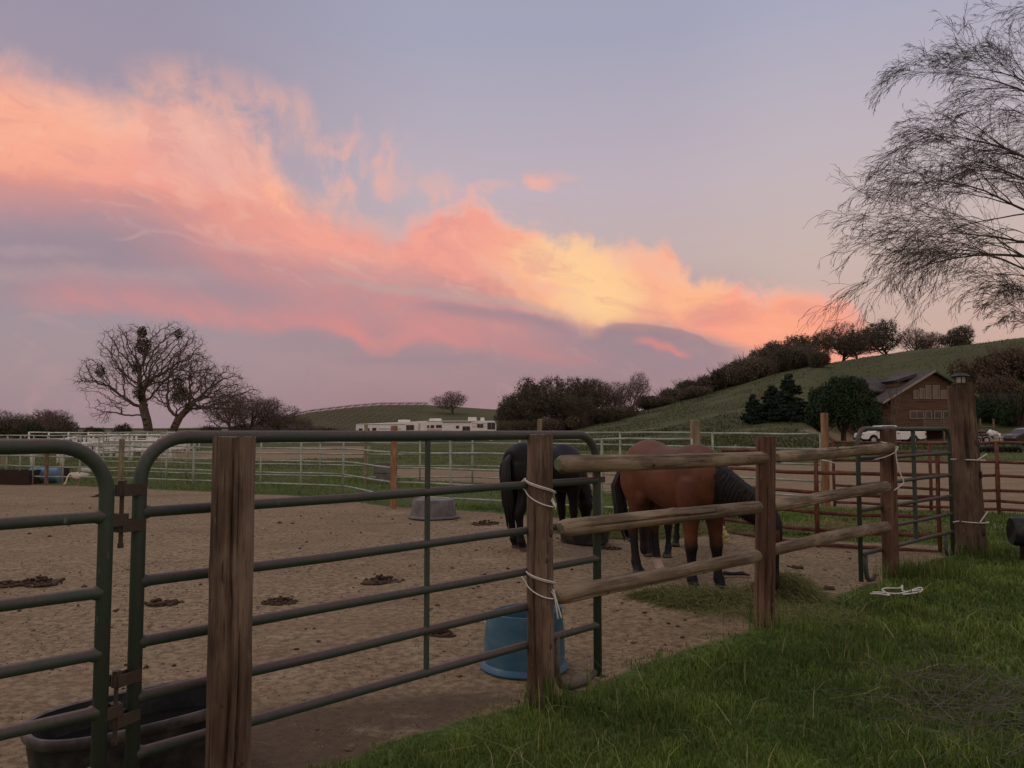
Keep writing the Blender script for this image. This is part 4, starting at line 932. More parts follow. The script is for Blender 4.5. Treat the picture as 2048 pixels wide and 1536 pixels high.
# low dark row of tyres beyond the pen
c0 = on(1957, 909)
for k in range(10):
    px = 1957+k*8.6+RND.uniform(-1, 1); p = on(px, 911); o = MB().lathe([(.13, -.08), (.26, -.09), (.30, -.05), (.30, .05), (.26, .09), (.13, .08), (.13, -.08)], 20, M=Matrix.Rotation(PI/2+RND.uniform(-.3, .3), 4, 'X')).build('tyre', M['tyre']); o.location = p+Vector((0, 0, .12)); o.rotation_euler.z = RND.uniform(-.5, .5)
    tag(o, 'small black tyre half sunk in the low row beyond the pen, right of the pole', 'tyre', 'black tyres in a low row beyond the pen')
# black roll at the right edge
p = Vector((kx(2016, 9.6), 9.6, .30)); o = MB().lathe([(.01, 0), (.09, .0), (.16, -.02), (.175, .03), (.178, 1.2), (.01, 1.2)], 28, M=Matrix.Rotation(PI/2, 4, 'Y')).build('black_drum', M['black'], sharp=40); o.location = p+Vector((0, 0, .08)); o.rotation_euler.z = -.25; tag(o, 'black rubber drum end lying on its side at the right edge, on the grass', 'drum')
mb = MB(); mb.box((.12, -.16, 0), (.22, .16, .26)); mb.box((.8, -.16, 0), (.9, .16, .26)); o = mb.build('drum_cradle', M['darkwood'], smooth=False); o.location = p-Vector((0, 0, .30)); o.rotation_euler.z = -.25; tag(o, 'dark wooden blocks under the black drum at the right edge', 'cradle')
# cone on the pasture
p = on(1471, 908); root = empty('traffic_cone', p); tag(root, 'small orange and white cone on the grass beyond the top log rail', 'cone')
co = flat('cone_orange', (196,96,60), .5); MB().lathe([(.20, .03), (.05, .5), (.02, .52)], 14).build('cone', co, root); MB().box((-.24, -.24, 0), (.24, .24, .03)).build('base', co, root, smooth=False); MB().lathe([(.155, .18), (.105, .34)], 14).build('white_band', M['white'], root)
# ---------------------------------------------------------------- horses
def loft(mb, secs, n=18, lat=Vector((0, 1, 0)), kw=1.0):
    """secs: (x, y, z, half width, half depth); an elliptical limb following the centres"""
    P_ = [Vector(s[:3]) for s in secs]; m = len(P_)
    # refine with Catmull-Rom
    Q = []
    for i in range(m-1):
        a, b, c, d = secs[max(i-1, 0)], secs[i], secs[i+1], secs[min(i+2, m-1)]
        for j in range(3):
            t = j/3; Q.append([.5*((2*b[k])+(c[k]-a[k])*t+(2*a[k]-5*b[k]+4*c[k]-d[k])*t*t+(3*b[k]-a[k]-3*c[k]+d[k])*t**3) for k in range(5)])
    Q.append(list(secs[-1])); m = len(Q); rings = []
    for i, q in enumerate(Q):
        c = Vector(q[:3]); T = (Vector(Q[min(i+1, m-1)][:3])-Vector(Q[max(i-1, 0)][:3])).normalized()
        l = (lat-T*lat.dot(T)).normalized(); w = T.cross(l)
        rings.append(len(mb.v))
        for k in range(n):
            a = 2*PI*k/n; mb.v.append(c+l*(math.cos(a)*max(q[3]*kw, .004))+w*(math.sin(a)*max(q[4]*kw, .004)))
    for A, B in zip(rings, rings[1:]):
        for k in range(n): k2 = (k+1) % n; mb.face(A+k, A+k2, B+k2, B+k)
    mb.face(*[rings[0]+k for k in reversed(range(n))]); mb.face(*[rings[-1]+k for k in range(n)])
def coat(name, base, light, dark, black_to=.50, sock=None, facez=0):
    def f(o, bs):
        sp_ = NN.new('ShaderNodeSeparateXYZ'); LL.new(o.s, sp_.inputs[0]); x, y, z = (V(sp_.outputs[i]) for i in range(3))
        n = fbm(o, 3.0, 4, .6); h = fbm(sv(o, 60, 60, 22), 1, 3, .6)
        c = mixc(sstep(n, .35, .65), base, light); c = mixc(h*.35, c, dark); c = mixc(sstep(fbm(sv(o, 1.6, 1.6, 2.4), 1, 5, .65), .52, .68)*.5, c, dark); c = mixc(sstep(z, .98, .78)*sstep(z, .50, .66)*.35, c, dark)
        c = mixc(sstep(z+n*.18, black_to+.20, black_to-.02), c, (26,22,22))
        c = mixc(sstep(x, .95, 1.12)*sstep(z, .42, .20), c, (44,32,30))
        c = mixc(sstep(z+h*.01, .075, .05), c, (84,76,68))                       # hooves
        if sock: c = mixc(sstep(z, .20, .16)*sstep(z, .06, .08)*sstep(y*sock, .02, .05)*sstep(x, -.3, -.4), c, (196,170,156))
        return c, .55, (h+n*1.5, .4, .006)
    m = material(name, f, .22); b = next(n for n in m.node_tree.nodes if n.type == 'BSDF_PRINCIPLED'); return m
M['hair'] = material('black_horse_hair', lambda o, bs: (mixc(fbm(sv(o, 70, 70, 6), 1, 3), (18,16,17), (42,36,34)), .5, (fbm(sv(o, 90, 90, 5), 1, 3), .5, .01)), .35)
M['eye'] = flat('dark_eye', (14,12,12), .1, spec=.6)
def horse(label, loc, d, coatm, s=1.0, bend=.3, poll_z=.80, reach=1.22, muz=.12, fl=(.53, .50), hl=(-.55, -.50), tail=True, side=-1, mane_len=.34, tail_to=.35, hy=.12, seed=3, ty=0.0):
    rn = random.Random(seed)
    root = empty('horse', (loc[0], loc[1], H(*loc)), math.atan2(d[1], d[0])); root.scale = (s, s, s); tag(root, label, 'horse')
    mb = MB()
    loft(mb, [(-.80, 0, 1.14, .08, .12), (-.75, 0, 1.14, .17, .22), (-.64, 0, 1.165, .245, .295), (-.48, 0, 1.185, .275, .325), (-.26, 0, 1.14, .265, .315), (-.02, 0, 1.10, .285, .335), (.22, 0, 1.09, .275, .350), (.42, 0, 1.115, .235, .362), (.56, 0, 1.115, .20, .335), (.68, 0, 1.07, .185, .27), (.77, 0, 1.03, .13, .18), (.80, 0, 1.02, .07, .10)], 26)
    nx, nz = reach-.55, 1.17-poll_z
    neck = [(.50, 0, 1.14, .15, .27)]+[(.55+nx*t, bend*t**1.5, 1.17-nz*(t**1.12), .145-.07*t, .26-.125*t) for t in (.15, .35, .55, .75, .92, 1.0)]
    loft(mb, neck, 20)
    hx0, hy0, hz0 = reach, bend, poll_z
    def hd(t, dx, w, h): return (hx0+.02+dx, hy0+.02*t, hz0-.0-(hz0-muz)*t, w, h)
    L_ = hz0-muz; 
    loft(mb, [hd(-.06, -.03, .05, .06), hd(.04, -.01, .082, .105), hd(.16, .0, .098, .142), hd(.30, .015, .098, .145), hd(.45, .03, .078, .112), hd(.62, .045, .062, .085), hd(.78, .055, .055, .070), hd(.90, .06, .060, .068), hd(.98, .058, .052, .055), hd(1.03, .05, .03, .03)], 20)
    for e in (-1, 1):     # ears
        loft(mb, [(hx0-.0, hy0+e*.05, hz0+.02, .032, .026), (hx0+.015, hy0+e*.062, hz0+.075, .036, .020), (hx0+.03, hy0+e*.066, hz0+.125, .024, .014), (hx0+.045, hy0+e*.064, hz0+.17, .006, .005)], 10)
    for e, fx in ((-1, fl[0]), (1, fl[1])):
        k = fx-.52; y = e*.135
        loft(mb, [(.50, y*.9, 1.12, .09, .17), (.50+k*.2, y, .95, .095, .145), (.51+k*.35, y, .78, .078, .105), (.52+k*.5, y, .62, .056, .070), (.525+k*.6, y, .50, .050, .060), (.53+k*.65, y, .455, .053, .062), (.53+k*.7, y, .40, .044, .050), (.535+k*.85, y, .28, .032, .041), (.54+k*.92, y, .19, .034, .045), (.545+k, y, .145, .044, .056), (.565+k, y, .10, .040, .048), (.585+k, y, .065, .046, .054), (.60+k, y, .035, .056, .066), (.605+k, y, .0, .064, .078)], 16, kw=1.24)
    for e, hx in ((-1, hl[0]), (1, hl[1])):
        k = hx+.52; y = e*hy
        loft(mb, [(-.52, y*.9, 1.18, .13, .24), (-.54, y, 1.02, .135, .225), (-.53+k*.2, y, .88, .105, .165), (-.55+k*.4, y, .76, .078, .115), (-.60+k*.6, y, .64, .056, .082), (-.655+k*.75, y, .545, .050, .075), (-.66+k*.8, y, .49, .046, .066), (-.64+k*.85, y, .40, .036, .050), (-.62+k*.92, y, .28, .034, .045), (-.605+k, y, .19, .036, .047), (-.60+k, y, .15, .046, .058), (-.575+k, y, .10, .040, .048), (-.555+k, y, .065, .046, .054), (-.54+k, y, .035, .056, .066), (-.53+k, y, .0, .062, .076)], 16, kw=1.24)
    # cheek, shoulder and stifle masses
    for e in (-1, 1):
        mb.blob((.46, e*.14, 1.02), (.16, .09, .25), 14, 10, 0); mb.blob((-.58, e*.14, 1.02), (.18, .13, .24), 14, 10, 0); mb.blob((-.40, e*.17, .88), (.10, .06, .12), 12, 8, 0)
    body = mb.build('body', coatm, root)
    rm = body.modifiers.new('remesh', 'REMESH'); rm.mode = 'VOXEL'; rm.voxel_size = .017; rm.use_smooth_shade = True
    sm = body.modifiers.new('smooth', 'SMOOTH'); sm.factor = .6; sm.iterations = 7
    # mane: locks from the crest down one side of the neck
    mm = MB()
    for i in range(1300):
        t = rn.uniform(-.42, 1.02); tt = max(t, 0); hw = .145-.07*tt; hd_ = .26-.125*tt
        T = Vector((nx, bend*1.3*math.sqrt(tt+.05), -nz)).normalized(); up = Vector((-T.z, 0, T.x)).normalized()
        c = Vector((.55+nx*t, bend*tt**1.5, 1.17-nz*(tt**1.12)))
        base = c+up*(hd_*.97+.005)+Vector((0, side*rn.uniform(-.02, .03), 0)); ln = mane_len*rn.uniform(.75, 1.15)*(1 if t < .9 else .8)
        k = min(1.0, mane_len/.4)*(1 if t > .05 else .75)*rn.uniform(.8, 1.12); so = rn.uniform(.004, .018); dn = Vector((0, 0, -1)); j = rn.uniform(-.02, .02)
        p1 = base+Vector((0, side*.04, -.004)); p2 = c+up*(hd_*.55)+Vector((j, side*(hw*.86+so), 0)); p3 = c+up*(hd_*(.55-.5*k))+Vector((j*1.3, side*(hw+so), 0))+dn*.02*k; p4 = c+up*(hd_*(.55-1.0*k))+Vector((j*1.8, side*(hw*.9+so*.6), 0))+dn*.05*k
        w = rn.uniform(.004, .0085); mm.tube([base, p1, p2, p3, p4], [w*.6, w, w*1.25, w, .002], 4, cap=False)
    for i in range(26):  # forelock
        a = rn.uniform(-.04, .04); mm.tube([(hx0+.03, hy0+a*.5, hz0+.05), (hx0+.12, hy0+a, hz0+.02), (hx0+.165, hy0+a*1.4, hz0-.08), (hx0+.16, hy0+a*1.6, hz0-.2*rn.uniform(.8, 1.3))], [.008, .012, .01, .002], 5, cap=False)
    mm.build('mane', M['hair'], root)
    if tail:
        tm = MB()
        for i in range(60):
            a = rn.uniform(-1, 1); b = rn.uniform(-1, 1); z_ = tail_to*rn.uniform(.8, 1.6)
            tm.tube([(-.77+b*.015, a*.02, 1.33), (-.85+b*.03, a*.035+ty*.5, 1.24), (-.87+b*.04, a*.06+ty, .97), (-.82+b*.045, a*.065+ty*.9, .65), (-.78+b*.03, a*.04+ty*.6, z_)], [.012, .018, .018, .014, .003], 5, cap=False)
        tm.build('tail', M['hair'], root)
    for e in (-1, 1): 
        b_ = MB().blob((hx0+.085, hy0+e*.082, hz0-L_*.24), (.022, .014, .022), 10, 8, 0); b_.build('eye', M['eye'], root)
    return root
bay = coat('bay_coat', (96,56,38), (116,70,46), (66,40,30), sock=1)
dk = coat('dark_brown_coat', (20,16,16), (30,22,21), (14,12,12))
dk2 = coat('dark_bay_coat', (40,28,25), (52,36,31), (26,20,19), .42)
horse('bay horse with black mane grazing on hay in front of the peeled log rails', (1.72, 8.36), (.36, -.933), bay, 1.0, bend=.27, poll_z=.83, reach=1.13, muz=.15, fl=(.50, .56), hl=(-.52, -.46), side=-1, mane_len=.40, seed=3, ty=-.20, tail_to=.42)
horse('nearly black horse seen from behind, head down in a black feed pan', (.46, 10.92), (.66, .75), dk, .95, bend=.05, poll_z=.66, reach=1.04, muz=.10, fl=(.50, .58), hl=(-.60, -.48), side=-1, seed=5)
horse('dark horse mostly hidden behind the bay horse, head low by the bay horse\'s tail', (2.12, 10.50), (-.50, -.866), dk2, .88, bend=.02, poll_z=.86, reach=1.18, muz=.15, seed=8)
# ---------------------------------------------------------------- trees
NR = np.random.default_rng(11)
class Tree:
    """branch segments gathered as arrays, then turned into prisms"""
    def __init__(s, seed=0): s.seg = []; s.tips = []; s.rn = random.Random(seed)
    def branch(s, p, d, ln, r, depth, crook=.35, up=.10, split=(2, 3), decay=.72, side=.55, spread=.6, rdec=.62, nseg=5, tipr=.012, maxd=5, droop=0.0):
        rn = s.rn; pts = [Vector(p)]; d = Vector(d).normalized(); seg = ln/nseg; r_ = r
        for i in range(nseg):
            j = Vector((rn.gauss(0, 1), rn.gauss(0, 1), rn.gauss(0, 1)))*crook
            d = (d+j*.55+Vector((0, 0, up-droop*(depth/maxd)))).normalized(); q = pts[-1]+d*seg; r2 = max(tipr, r_-(r-r*rdec)/nseg)
            s.seg.append((pts[-1], q, r_, r2, depth)); pts.append(q); r_ = r2
            if depth < maxd and i > 0 and rn.random() < side:
                sd = (d*.55+s.perp(d)*rn.uniform(.5, 1.0)).normalized()
                s.branch(q, sd, ln*decay*rn.uniform(.5, .85), r_*.55, depth+1+(1 if rn.random() < .4 else 0), crook, up, split, decay, side, spread, rdec, nseg, tipr, maxd, droop)
        if depth < maxd:
            for k in range(rn.choice(split)):
                sd = (d+s.perp(d)*rn.uniform(.35, 1)*spread).normalized()
                s.branch(pts[-1], sd, ln*decay*rn.uniform(.75, 1.1), r_*.78, depth+1, crook, up, split, decay, side, spread, rdec, nseg, tipr, maxd, droop)
        else: s.tips.append((pts[-1], d))
    def perp(s, d):
        v = Vector((s.rn.gauss(0, 1), s.rn.gauss(0, 1), s.rn.gauss(0, 1))); v -= d*v.dot(d); return v.normalized()
    def arrays(s, lo, hi): 
        L = [g for g in s.seg if lo <= g[4] <= hi]
        return (np.array([tuple(g[0]) for g in L]), np.array([tuple(g[1]) for g in L]), np.array([g[2] for g in L]), np.array([g[3] for g in L]))
def prisms(name, P0, P1, R0, R1, n, mat, parent=None, smooth=True):
    T = P1-P0; L = np.linalg.norm(T, axis=1, keepdims=True)+1e-9; T = T/L; P1 = P1+T*np.minimum(R1[:, None]*.5, L*.2)
    up = np.where(np.abs(T[:, 2:3]) < .9, np.array([[0, 0, 1.]]), np.array([[1., 0, 0]])); A = np.cross(T, up); A /= np.linalg.norm(A, axis=1, keepdims=True); B = np.cross(A, T)
    th = 2*PI*np.arange(n)/n; c = np.cos(th)[None, :, None]; s_ = np.sin(th)[None, :, None]
    ring = A[:, None]*c+B[:, None]*s_; V0 = P0[:, None]+ring*R0[:, None, None]; V1 = P1[:, None]+ring*R1[:, None, None]
    v = np.concatenate([V0, V1], 1).reshape(-1, 3); k = np.arange(n); f = np.stack([k, (k+1) % n, (k+1) % n+n, k+n], -1)
    F_ = (np.arange(len(P0))[:, None, None]*2*n+f[None]).reshape(-1)
    return np_mesh(name, v, F_, 4, mat, parent, smooth)
def leaves(name, C, size, mat, parent=None, elong=1.6, hang=0.0, rng=NR):
    """one small pointed leaf quad per centre"""
    n = len(C); a = rng.normal(size=(n, 3)); a[:, 2] -= hang; a /= np.linalg.norm(a, axis=1, keepdims=True)
    b = np.cross(a, rng.normal(size=(n, 3))); b /= np.linalg.norm(b, axis=1, keepdims=True)
    s = size*rng.uniform(.6, 1.4, (n, 1)); C = np.asarray(C)
    v = np.stack([C-a*s*elong*.5, C+b*s*.5, C+a*s*elong*.5, C-b*s*.5], 1).reshape(-1, 3)
    return np_mesh(name, v, np.arange(n*4), 4, mat, parent)
def f_leaf(c1, c2, c3):
    def f(o, bs):
        n = fbm(o, 1.1, 4, .65); m = fbm(o, 9, 2, .5)
        bs.inputs['Subsurface Weight'].default_value = 0
        return mixc(m, mixc(sstep(n, .35, .65), c1, c2), c3), .75
    return f
M['oakleaf'] = material('olive_oak_leaves', f_leaf((56,58,40), (78,76,54), (82,78,60)))
M['brownleaf'] = material('brown_brush', f_leaf((80,72,56), (102,90,70), (98,88,72)))
M['greenleaf'] = material('dark_green_leaves', f_leaf((30,44,26), (44,60,34), (54,70,42)))
M['pine'] = material('dark_pine_needles', f_leaf((26,38,30), (36,52,38), (50,64,46)))
M['mistletoe'] = material('mistletoe_clumps', f_leaf((56,56,34), (78,76,44), (66,62,44)))
M['russet'] = material('russet_brush', f_leaf((84,68,52), (104,82,62), (92,78,60)))
def colonise(A, trunk, step, di, dk, seed, wander=.25, itmax=160):
    """grow a branching skeleton through the crown points A (space colonisation); returns nodes, parents"""
    g = np.random.default_rng(seed); N = [np.array(p, float) for p in trunk]; par = [-1]+list(range(len(trunk)-1))
    nodes = np.zeros((30000, 3)); nn = len(N); nodes[:nn] = N; near = np.full(len(A), -1); nd = np.full(len(A), 1e9); lo = 0; alive = np.ones(len(A), bool); kids = np.zeros(30000, int)
    for it in range(itmax):
        new = nodes[lo:nn]
        if len(new):
            d = np.linalg.norm(A[:, None]-new[None], axis=2); k = d.argmin(1); m = d[np.arange(len(A)), k]; u = m < nd; nd[u] = m[u]; near[u] = lo+k[u]
        alive &= nd > dk
        act = alive & (nd < di)
        if not act.any(): break
        ids = near[act]; dirs = A[act]-nodes[ids]; dirs /= np.linalg.norm(dirs, axis=1, keepdims=True)+1e-9
        acc = np.zeros((nn, 3)); np.add.at(acc, ids, dirs); c = np.unique(ids); c = c[kids[c] < 4]
        if len(c) == 0 or nn+len(c) > 29000: break
        v = acc[c]; v /= np.linalg.norm(v, axis=1, keepdims=True)+1e-9; v += g.normal(size=v.shape)*wander; v /= np.linalg.norm(v, axis=1, keepdims=True)
        nodes[nn:nn+len(c)] = nodes[c]+v*step; kids[c] += 1; par += list(c); lo = nn; nn += len(c)
    return nodes[:nn], np.array(par)
def make_oak(name, seed, lobes, n_attr, step, trunk, r_trunk, mist=(), leafn=0, leafmat='oakleaf', twigs=3, twl=.9, tipr=.015, stems=()):
    """lobes: (x, y, z, rx, ry, rz) ellipsoids that make up the crown; trunk: polyline of the bole"""
    g = np.random.default_rng(seed); root = empty(name); lobes = np.array(lobes, float); vol = np.prod(lobes[:, 3:], axis=1)**.8; k = g.choice(len(lobes), n_attr, p=vol/vol.sum())
    u = g.normal(size=(n_attr, 3)); u /= np.linalg.norm(u, axis=1, keepdims=True); u *= (g.uniform(.12, 1, (n_attr, 1)))**.45; A = lobes[k, :3]+u*lobes[k, 3:]; A = A[A[:, 2] > trunk[-1][2]*.55]
    N, par = colonise(A, trunk, step, step*14, step*1.15, seed)
    n = len(N); w = np.zeros(n); has = np.zeros(n, bool); has[par[1:]] = True; w[~has] = 1
    for i in range(n-1, 0, -1): w[par[i]] += w[i]
    R_ = tipr+(r_trunk*.8-tipr)*(w/w[0])**.52; R_[:2] *= 1.12
    i = np.arange(1, n); P0, P1, r0, r1 = N[par[i]], N[i], R_[par[i]], R_[i]; r0 = np.minimum(r0, r1*1.35+.01)
    thick = r1 > tipr*3.2
    prisms('trunk', P0[thick], P1[thick], r0[thick], r1[thick], 7, M['bark'], root)
    # twigs sprouting from thin branches
    j = np.where(w < 9)[0]; j = np.repeat(j, twigs); T = N[j]-N[par[j]]; T /= np.linalg.norm(T, axis=1, keepdims=True)+1e-9; d = T*.6+g.normal(size=T.shape)*.75+np.array([0, 0, .12]); d /= np.linalg.norm(d, axis=1, keepdims=True); l = step*twl*g.uniform(.5, 1.5, (len(j), 1))
    a_ = N[j]; b_ = a_+d*l; c_ = b_+(d+g.normal(size=d.shape)*.5)*l*.6; rr = np.full(len(j), tipr*.62)
    prisms('crown', np.concatenate([P0[~thick], a_, b_]), np.concatenate([P1[~thick], b_, c_]), np.concatenate([r0[~thick], rr, rr*.8]), np.concatenate([r1[~thick], rr*.8, rr*.5]), 3, M['twig'], root)
    for (x, y, z, s_, m) in mist:
        q = g.normal(size=(m, 3)); q /= np.linalg.norm(q, axis=1, keepdims=True); C = np.array([x, y, z])+q*g.uniform(.2, 1, (m, 1))**.5*s_*np.array([1, 1, 1.4])+g.normal(size=(m, 3))*.15; leaves('mistletoe', C, .16, M['mistletoe'], root, hang=.8, rng=g)
    if leafn:
        t_ = np.where(w < 6)[0]; kk = g.choice(t_, leafn); C = N[kk]+g.normal(size=(leafn, 3))*step*.55; leaves('foliage', C, .15, M[leafmat], root, rng=g)
    return root, n
def place(root, px, Y, rz=0.0, s=1.0, sink=0.0, X=None):
    X = kx(px, Y) if X is None else X; root.location = (X, Y, H(X, Y)-sink); root.rotation_euler = (0, 0, rz); root.scale = (s, s, s) if not hasattr(s, '__len__') else s
GO = 'bare oaks'
LA = [(-3.5, 0, 17.5, 6.2, 5, 4.6), (3.6, 0, 18.0, 5.6, 5, 4.4), (-9.0, 0, 12.5, 4.6, 4.5, 3.6), (0, -3, 14, 6, 4.5, 5), (0, 4, 14, 6, 4.5, 5), (7.5, 0, 14.5, 3.6, 4, 3.6), (-6.5, 0, 8.0, 3.6, 3, 3.2), (-11.2, 0, 10.2, 2.2, 2.5, 1.6), (-8.4, 0, 4.6, 2.0, 2, 2.4), (10.0, 0, 12.0, 2.4, 3, 2.4)]
oA, nA = make_oak('oak_tree', 5, LA, 3600, .58, [(0, 0, -.4), (0, 0, .8), (-.15, 0, 1.8), (-.3, 0, 2.8), (-.5, 0, 3.8), (-.8, 0, 4.8), (-1.1, .1, 5.8)], .95, mist=[(-1.6, -.3, 20.2, .8, 600), (-1.3, -.4, 17.6, 1.25, 1300), (-8.6, -.5, 12.8, .9, 500), (4.6, 0, 20.0, .7, 350), (-1.6, -.8, 8.8, 1.1, 700), (-2.6, 0, 13.6, .9, 500)], twl=1.0)
place(oA, 300, 150, s=(1.10, 1.1, 1.03)); tag(oA, 'tallest bare oak at left, with dark mistletoe clumps high in its crown', 'tree')
LB = [(2.6, 0, 11.8, 5.0, 4.5, 4.2), (8.0, 0, 10.2, 4.6, 4, 3.8), (12.3, 0, 7.2, 3.2, 3, 3.2), (-1.5, 0, 9.0, 3.4, 3.5, 3.0), (5, -3, 8, 5, 3.5, 3.5), (6, 3, 8, 5, 3.5, 3.5), (10.0, 0, 4.6, 3.4, 3, 2.2)]
oB, nB = make_oak('oak_tree', 12, LB, 3000, .55, [(0, 0, -.4), (.05, 0, .7), (.15, 0, 1.5), (.3, 0, 2.3), (.6, 0, 3.0), (.9, 0, 3.7)], .80, mist=[(1.4, -.6, 8.2, 1.3, 1300), (1.0, -.4, 10.6, .8, 500)], twl=1.0)
place(oB, 346, 148, s=(1.14, 1.1, 1.05)); tag(oB, 'bare oak leaning right with low spreading limbs, beside the tallest oak', 'tree')
ob = []
for sd, lf in ((21, 0), (34, 900), (45, 0), (52, 5200), (61, 6500)):
    g_ = np.random.default_rng(sd); L_ = [(g_.uniform(-1, 1)*2.6, g_.uniform(-1, 1)*2.4, g_.uniform(2.8, 6.0), g_.uniform(1.6, 2.6), g_.uniform(1.6, 2.4), g_.uniform(1.4, 2.2)) for _ in range(7)]+[(0, 0, 6.3, 2.0, 2.0, 1.6), (0, 0, 3.6, 2.6, 2.4, 1.8)]
    r_, n_ = make_oak('oak_tree', sd, L_, 1900, .34, [(0, 0, -.4), (0, 0, .4), (g_.uniform(-.1, .1), 0, .9), (g_.uniform(-.2, .2), 0, 1.3)], .30, leafn=lf, twigs=4, twl=1.1, tipr=.016); ob.append(r_); r_.location = (0, -500, 0)
used = set()
def oak(kind, px, Y, hpx, label, group=None, rz=None, wide=1.0, sink=.2):
    src = ob[kind]; o = src if kind not in used else copy_tree(src); used.add(kind)
    if 'group' in o: del o['group']
    hh = hpx*Y/F; s = hh/7.6; place(o, px, Y, RND.uniform(0, 6.28) if rz is None else rz, (s*wide, s*wide, s), sink); tag(o, label, 'tree', group); return o
for px, Y, hp, k, lab in ((2, 205, 56, 0, 'bare grey oak at the very left edge of the skyline'), (48, 200, 50, 2, 'bare grey oak second from the left edge, above a dark bush'), (86, 210, 58, 1, 'bare grey oak third from the left edge'), (122, 200, 56, 0, 'rightmost bare oak of the far left row'), (-50, 200, 60, 2, 'bare oak cut by the left edge')):
    oak(k, px, Y, hp, lab, 'bare oaks far away at the left edge', wide=1.35)
for px, Y, hp, k, lab in ((462, 165, 100, 2, 'smaller bare oak directly right of the leaning oak'), (498, 170, 88, 0, 'bare oak in the middle of the thicket right of the big oaks'), (540, 175, 84, 1, 'bare round oak at the right end of the thicket by the big oaks'), (575, 185, 50, 0, 'low bare oak beyond the thicket, where the vineyard hill begins'), (604, 190, 42, 2, 'low scrubby oak at the foot of the vineyard hill')):
    oak(k, px, Y, hp, lab, 'bare oaks between the big oaks and the vineyard hill', wide=1.15)
oak(1, 905, 300, 46, 'lone bare oak on the vineyard hill behind the right trailer', wide=1.6)
for px, Y, hp, k, lab in ((1062, 150, 100, 3, 'leafy oak at the left end of the dark grove'), (1105, 146, 112, 3, 'tallest dark oak of the grove in the middle'), (1148, 150, 102, 4, 'dark oak right of the tallest one in the grove'), (1192, 152, 88, 1, 'half bare oak in the right part of the grove'), (1228, 150, 76, 0, 'bare oak at the right part of the grove'), (1038, 158, 84, 4, 'low dark oak at the grove\'s left edge by the trailer'), (1172, 140, 62, 4, 'low dark oak in front in the grove')):
    oak(k, px, Y, hp, lab, 'oaks of the dark grove in the middle', wide=1.1)
ln = oak(0, 1262, 148, 95, 'thin bare oak leaning right at the right end of the grove', 'oaks of the dark grove in the middle', rz=2.2, wide=.62); ln.rotation_euler = (0, .35, 1.0)
# ridge of the right hill
for px, Y, hp, k, lab in ((1480, 196, 56, 3, 'leftmost dark oak where the ridge thicket begins'), (1515, 196, 64, 3, 'dark oak second from the left of the ridge thicket'), (1552, 194, 72, 4, 'rounded dark oak in the middle of the ridge thicket'), (1588, 192, 74, 3, 'dark oak right of the middle of the ridge thicket'), (1622, 192, 70, 4, 'dark oak at the right end of the ridge thicket'),
        (1690, 196, 90, 1, 'open-crowned oak on the ridge with sky showing through'), (1716, 190, 66, 3, 'small dense dark oak on the ridge right of the open-crowned oak'), (1776, 195, 84, 3, 'oak with a clear trunk on the ridge line'), (1834, 197, 66, 1, 'low spreading bare oak on the ridge behind the willow twigs'), (1872, 197, 56, 0, 'small bare oak on the ridge half hidden by willow twigs'), (1926, 195, 62, 4, 'dark oak on the ridge above the lantern pole')):
    oak(k, px, Y, hp, lab, 'oaks along the ridge of the right hill', wide=1.15)
# ---- brush
def brush(name, seed, n, size, rx, ry, rz_, mat, lobes=14, stems=True):
    g = np.random.default_rng(seed); root = empty(name); ctr = []
    for i in range(lobes):
        a = g.uniform(0, 2*PI); q = g.uniform(.1, .8); ctr.append((rx*q*math.cos(a), ry*q*math.sin(a), rz_*g.uniform(.3, .85)*(1-.45*q)))
    ctr = np.array(ctr); k = g.integers(0, lobes, n); u = g.normal(size=(n, 3)); u /= np.linalg.norm(u, axis=1, keepdims=True); u *= g.uniform(.55, 1, (n, 1))**.5
    C = ctr[k]+u*np.array([rx, ry, rz_])*.40*g.uniform(.5, 1.2, (lobes, 1))[k]+g.normal(size=(n, 3))*.12; C[:, 2] = np.abs(C[:, 2])
    leaves('foliage', C, size, M[mat], root, rng=g)
    if stems:
        m = 190; a = g.uniform(0, 2*PI, m); P0 = np.stack([np.cos(a)*.15*rx, np.sin(a)*.15*ry, np.full(m, -.2)], -1); P1 = P0+np.stack([np.cos(a)*rx*g.uniform(.2, .9, m), np.sin(a)*ry*g.uniform(.2, .9, m), rz_*g.uniform(.5, 1.28, m)], -1)
        prisms('stems', P0, P1, np.full(m, .035), np.full(m, .012), 3, M['twig'], root)
    return root
BR = {'b': brush('bush', 1, 4600, .16, 3, 3, 2.6, 'brownleaf'), 'b2': brush('bush', 2, 4600, .16, 3, 3, 2.6, 'brownleaf', 9), 'o': brush('bush', 3, 6000, .17, 3, 3, 2.8, 'oakleaf', 12), 'g': brush('bush', 4, 9000, .15, 3, 3, 3.0, 'greenleaf', 16), 'r': brush('bush', 5, 4600, .16, 3, 3, 2.6, 'russet', 11)}
for q in BR.values(): q.location = (0, -500, 0)
busedd = set()
def bush(k, px, Y, hpx, wpx, label, group=None, sink=.15):
    o = BR[k] if k not in busedd else copy_tree(BR[k]); busedd.add(k)
    if 'group' in o: del o['group']
    sz = hpx*Y/F/2.7; sx = wpx*Y/F/5.2; place(o, px, Y, 0, (sx, (sx+sz)/2, sz), sink); o.rotation_euler.z = RND.choice((0, PI)); tag(o, label, 'bush', group); return o
bush('g', 60, 170, 26, 56, 'dark green bush low at the far left behind the white fence'); bush('g', 190, 150, 22, 44, 'wide dark green bush left of the tallest oak'); bush('g', 247, 140, 28, 34, 'round dark green bush beside the tallest oak\'s trunk')
for i, px in enumerate(range(-30, 160, 38)): bush('b' if i % 2 else 'b2', px, 195, 34+4*(i % 3), 62, 'brown brush below the far left oaks', 'brown brush under the far left oaks')
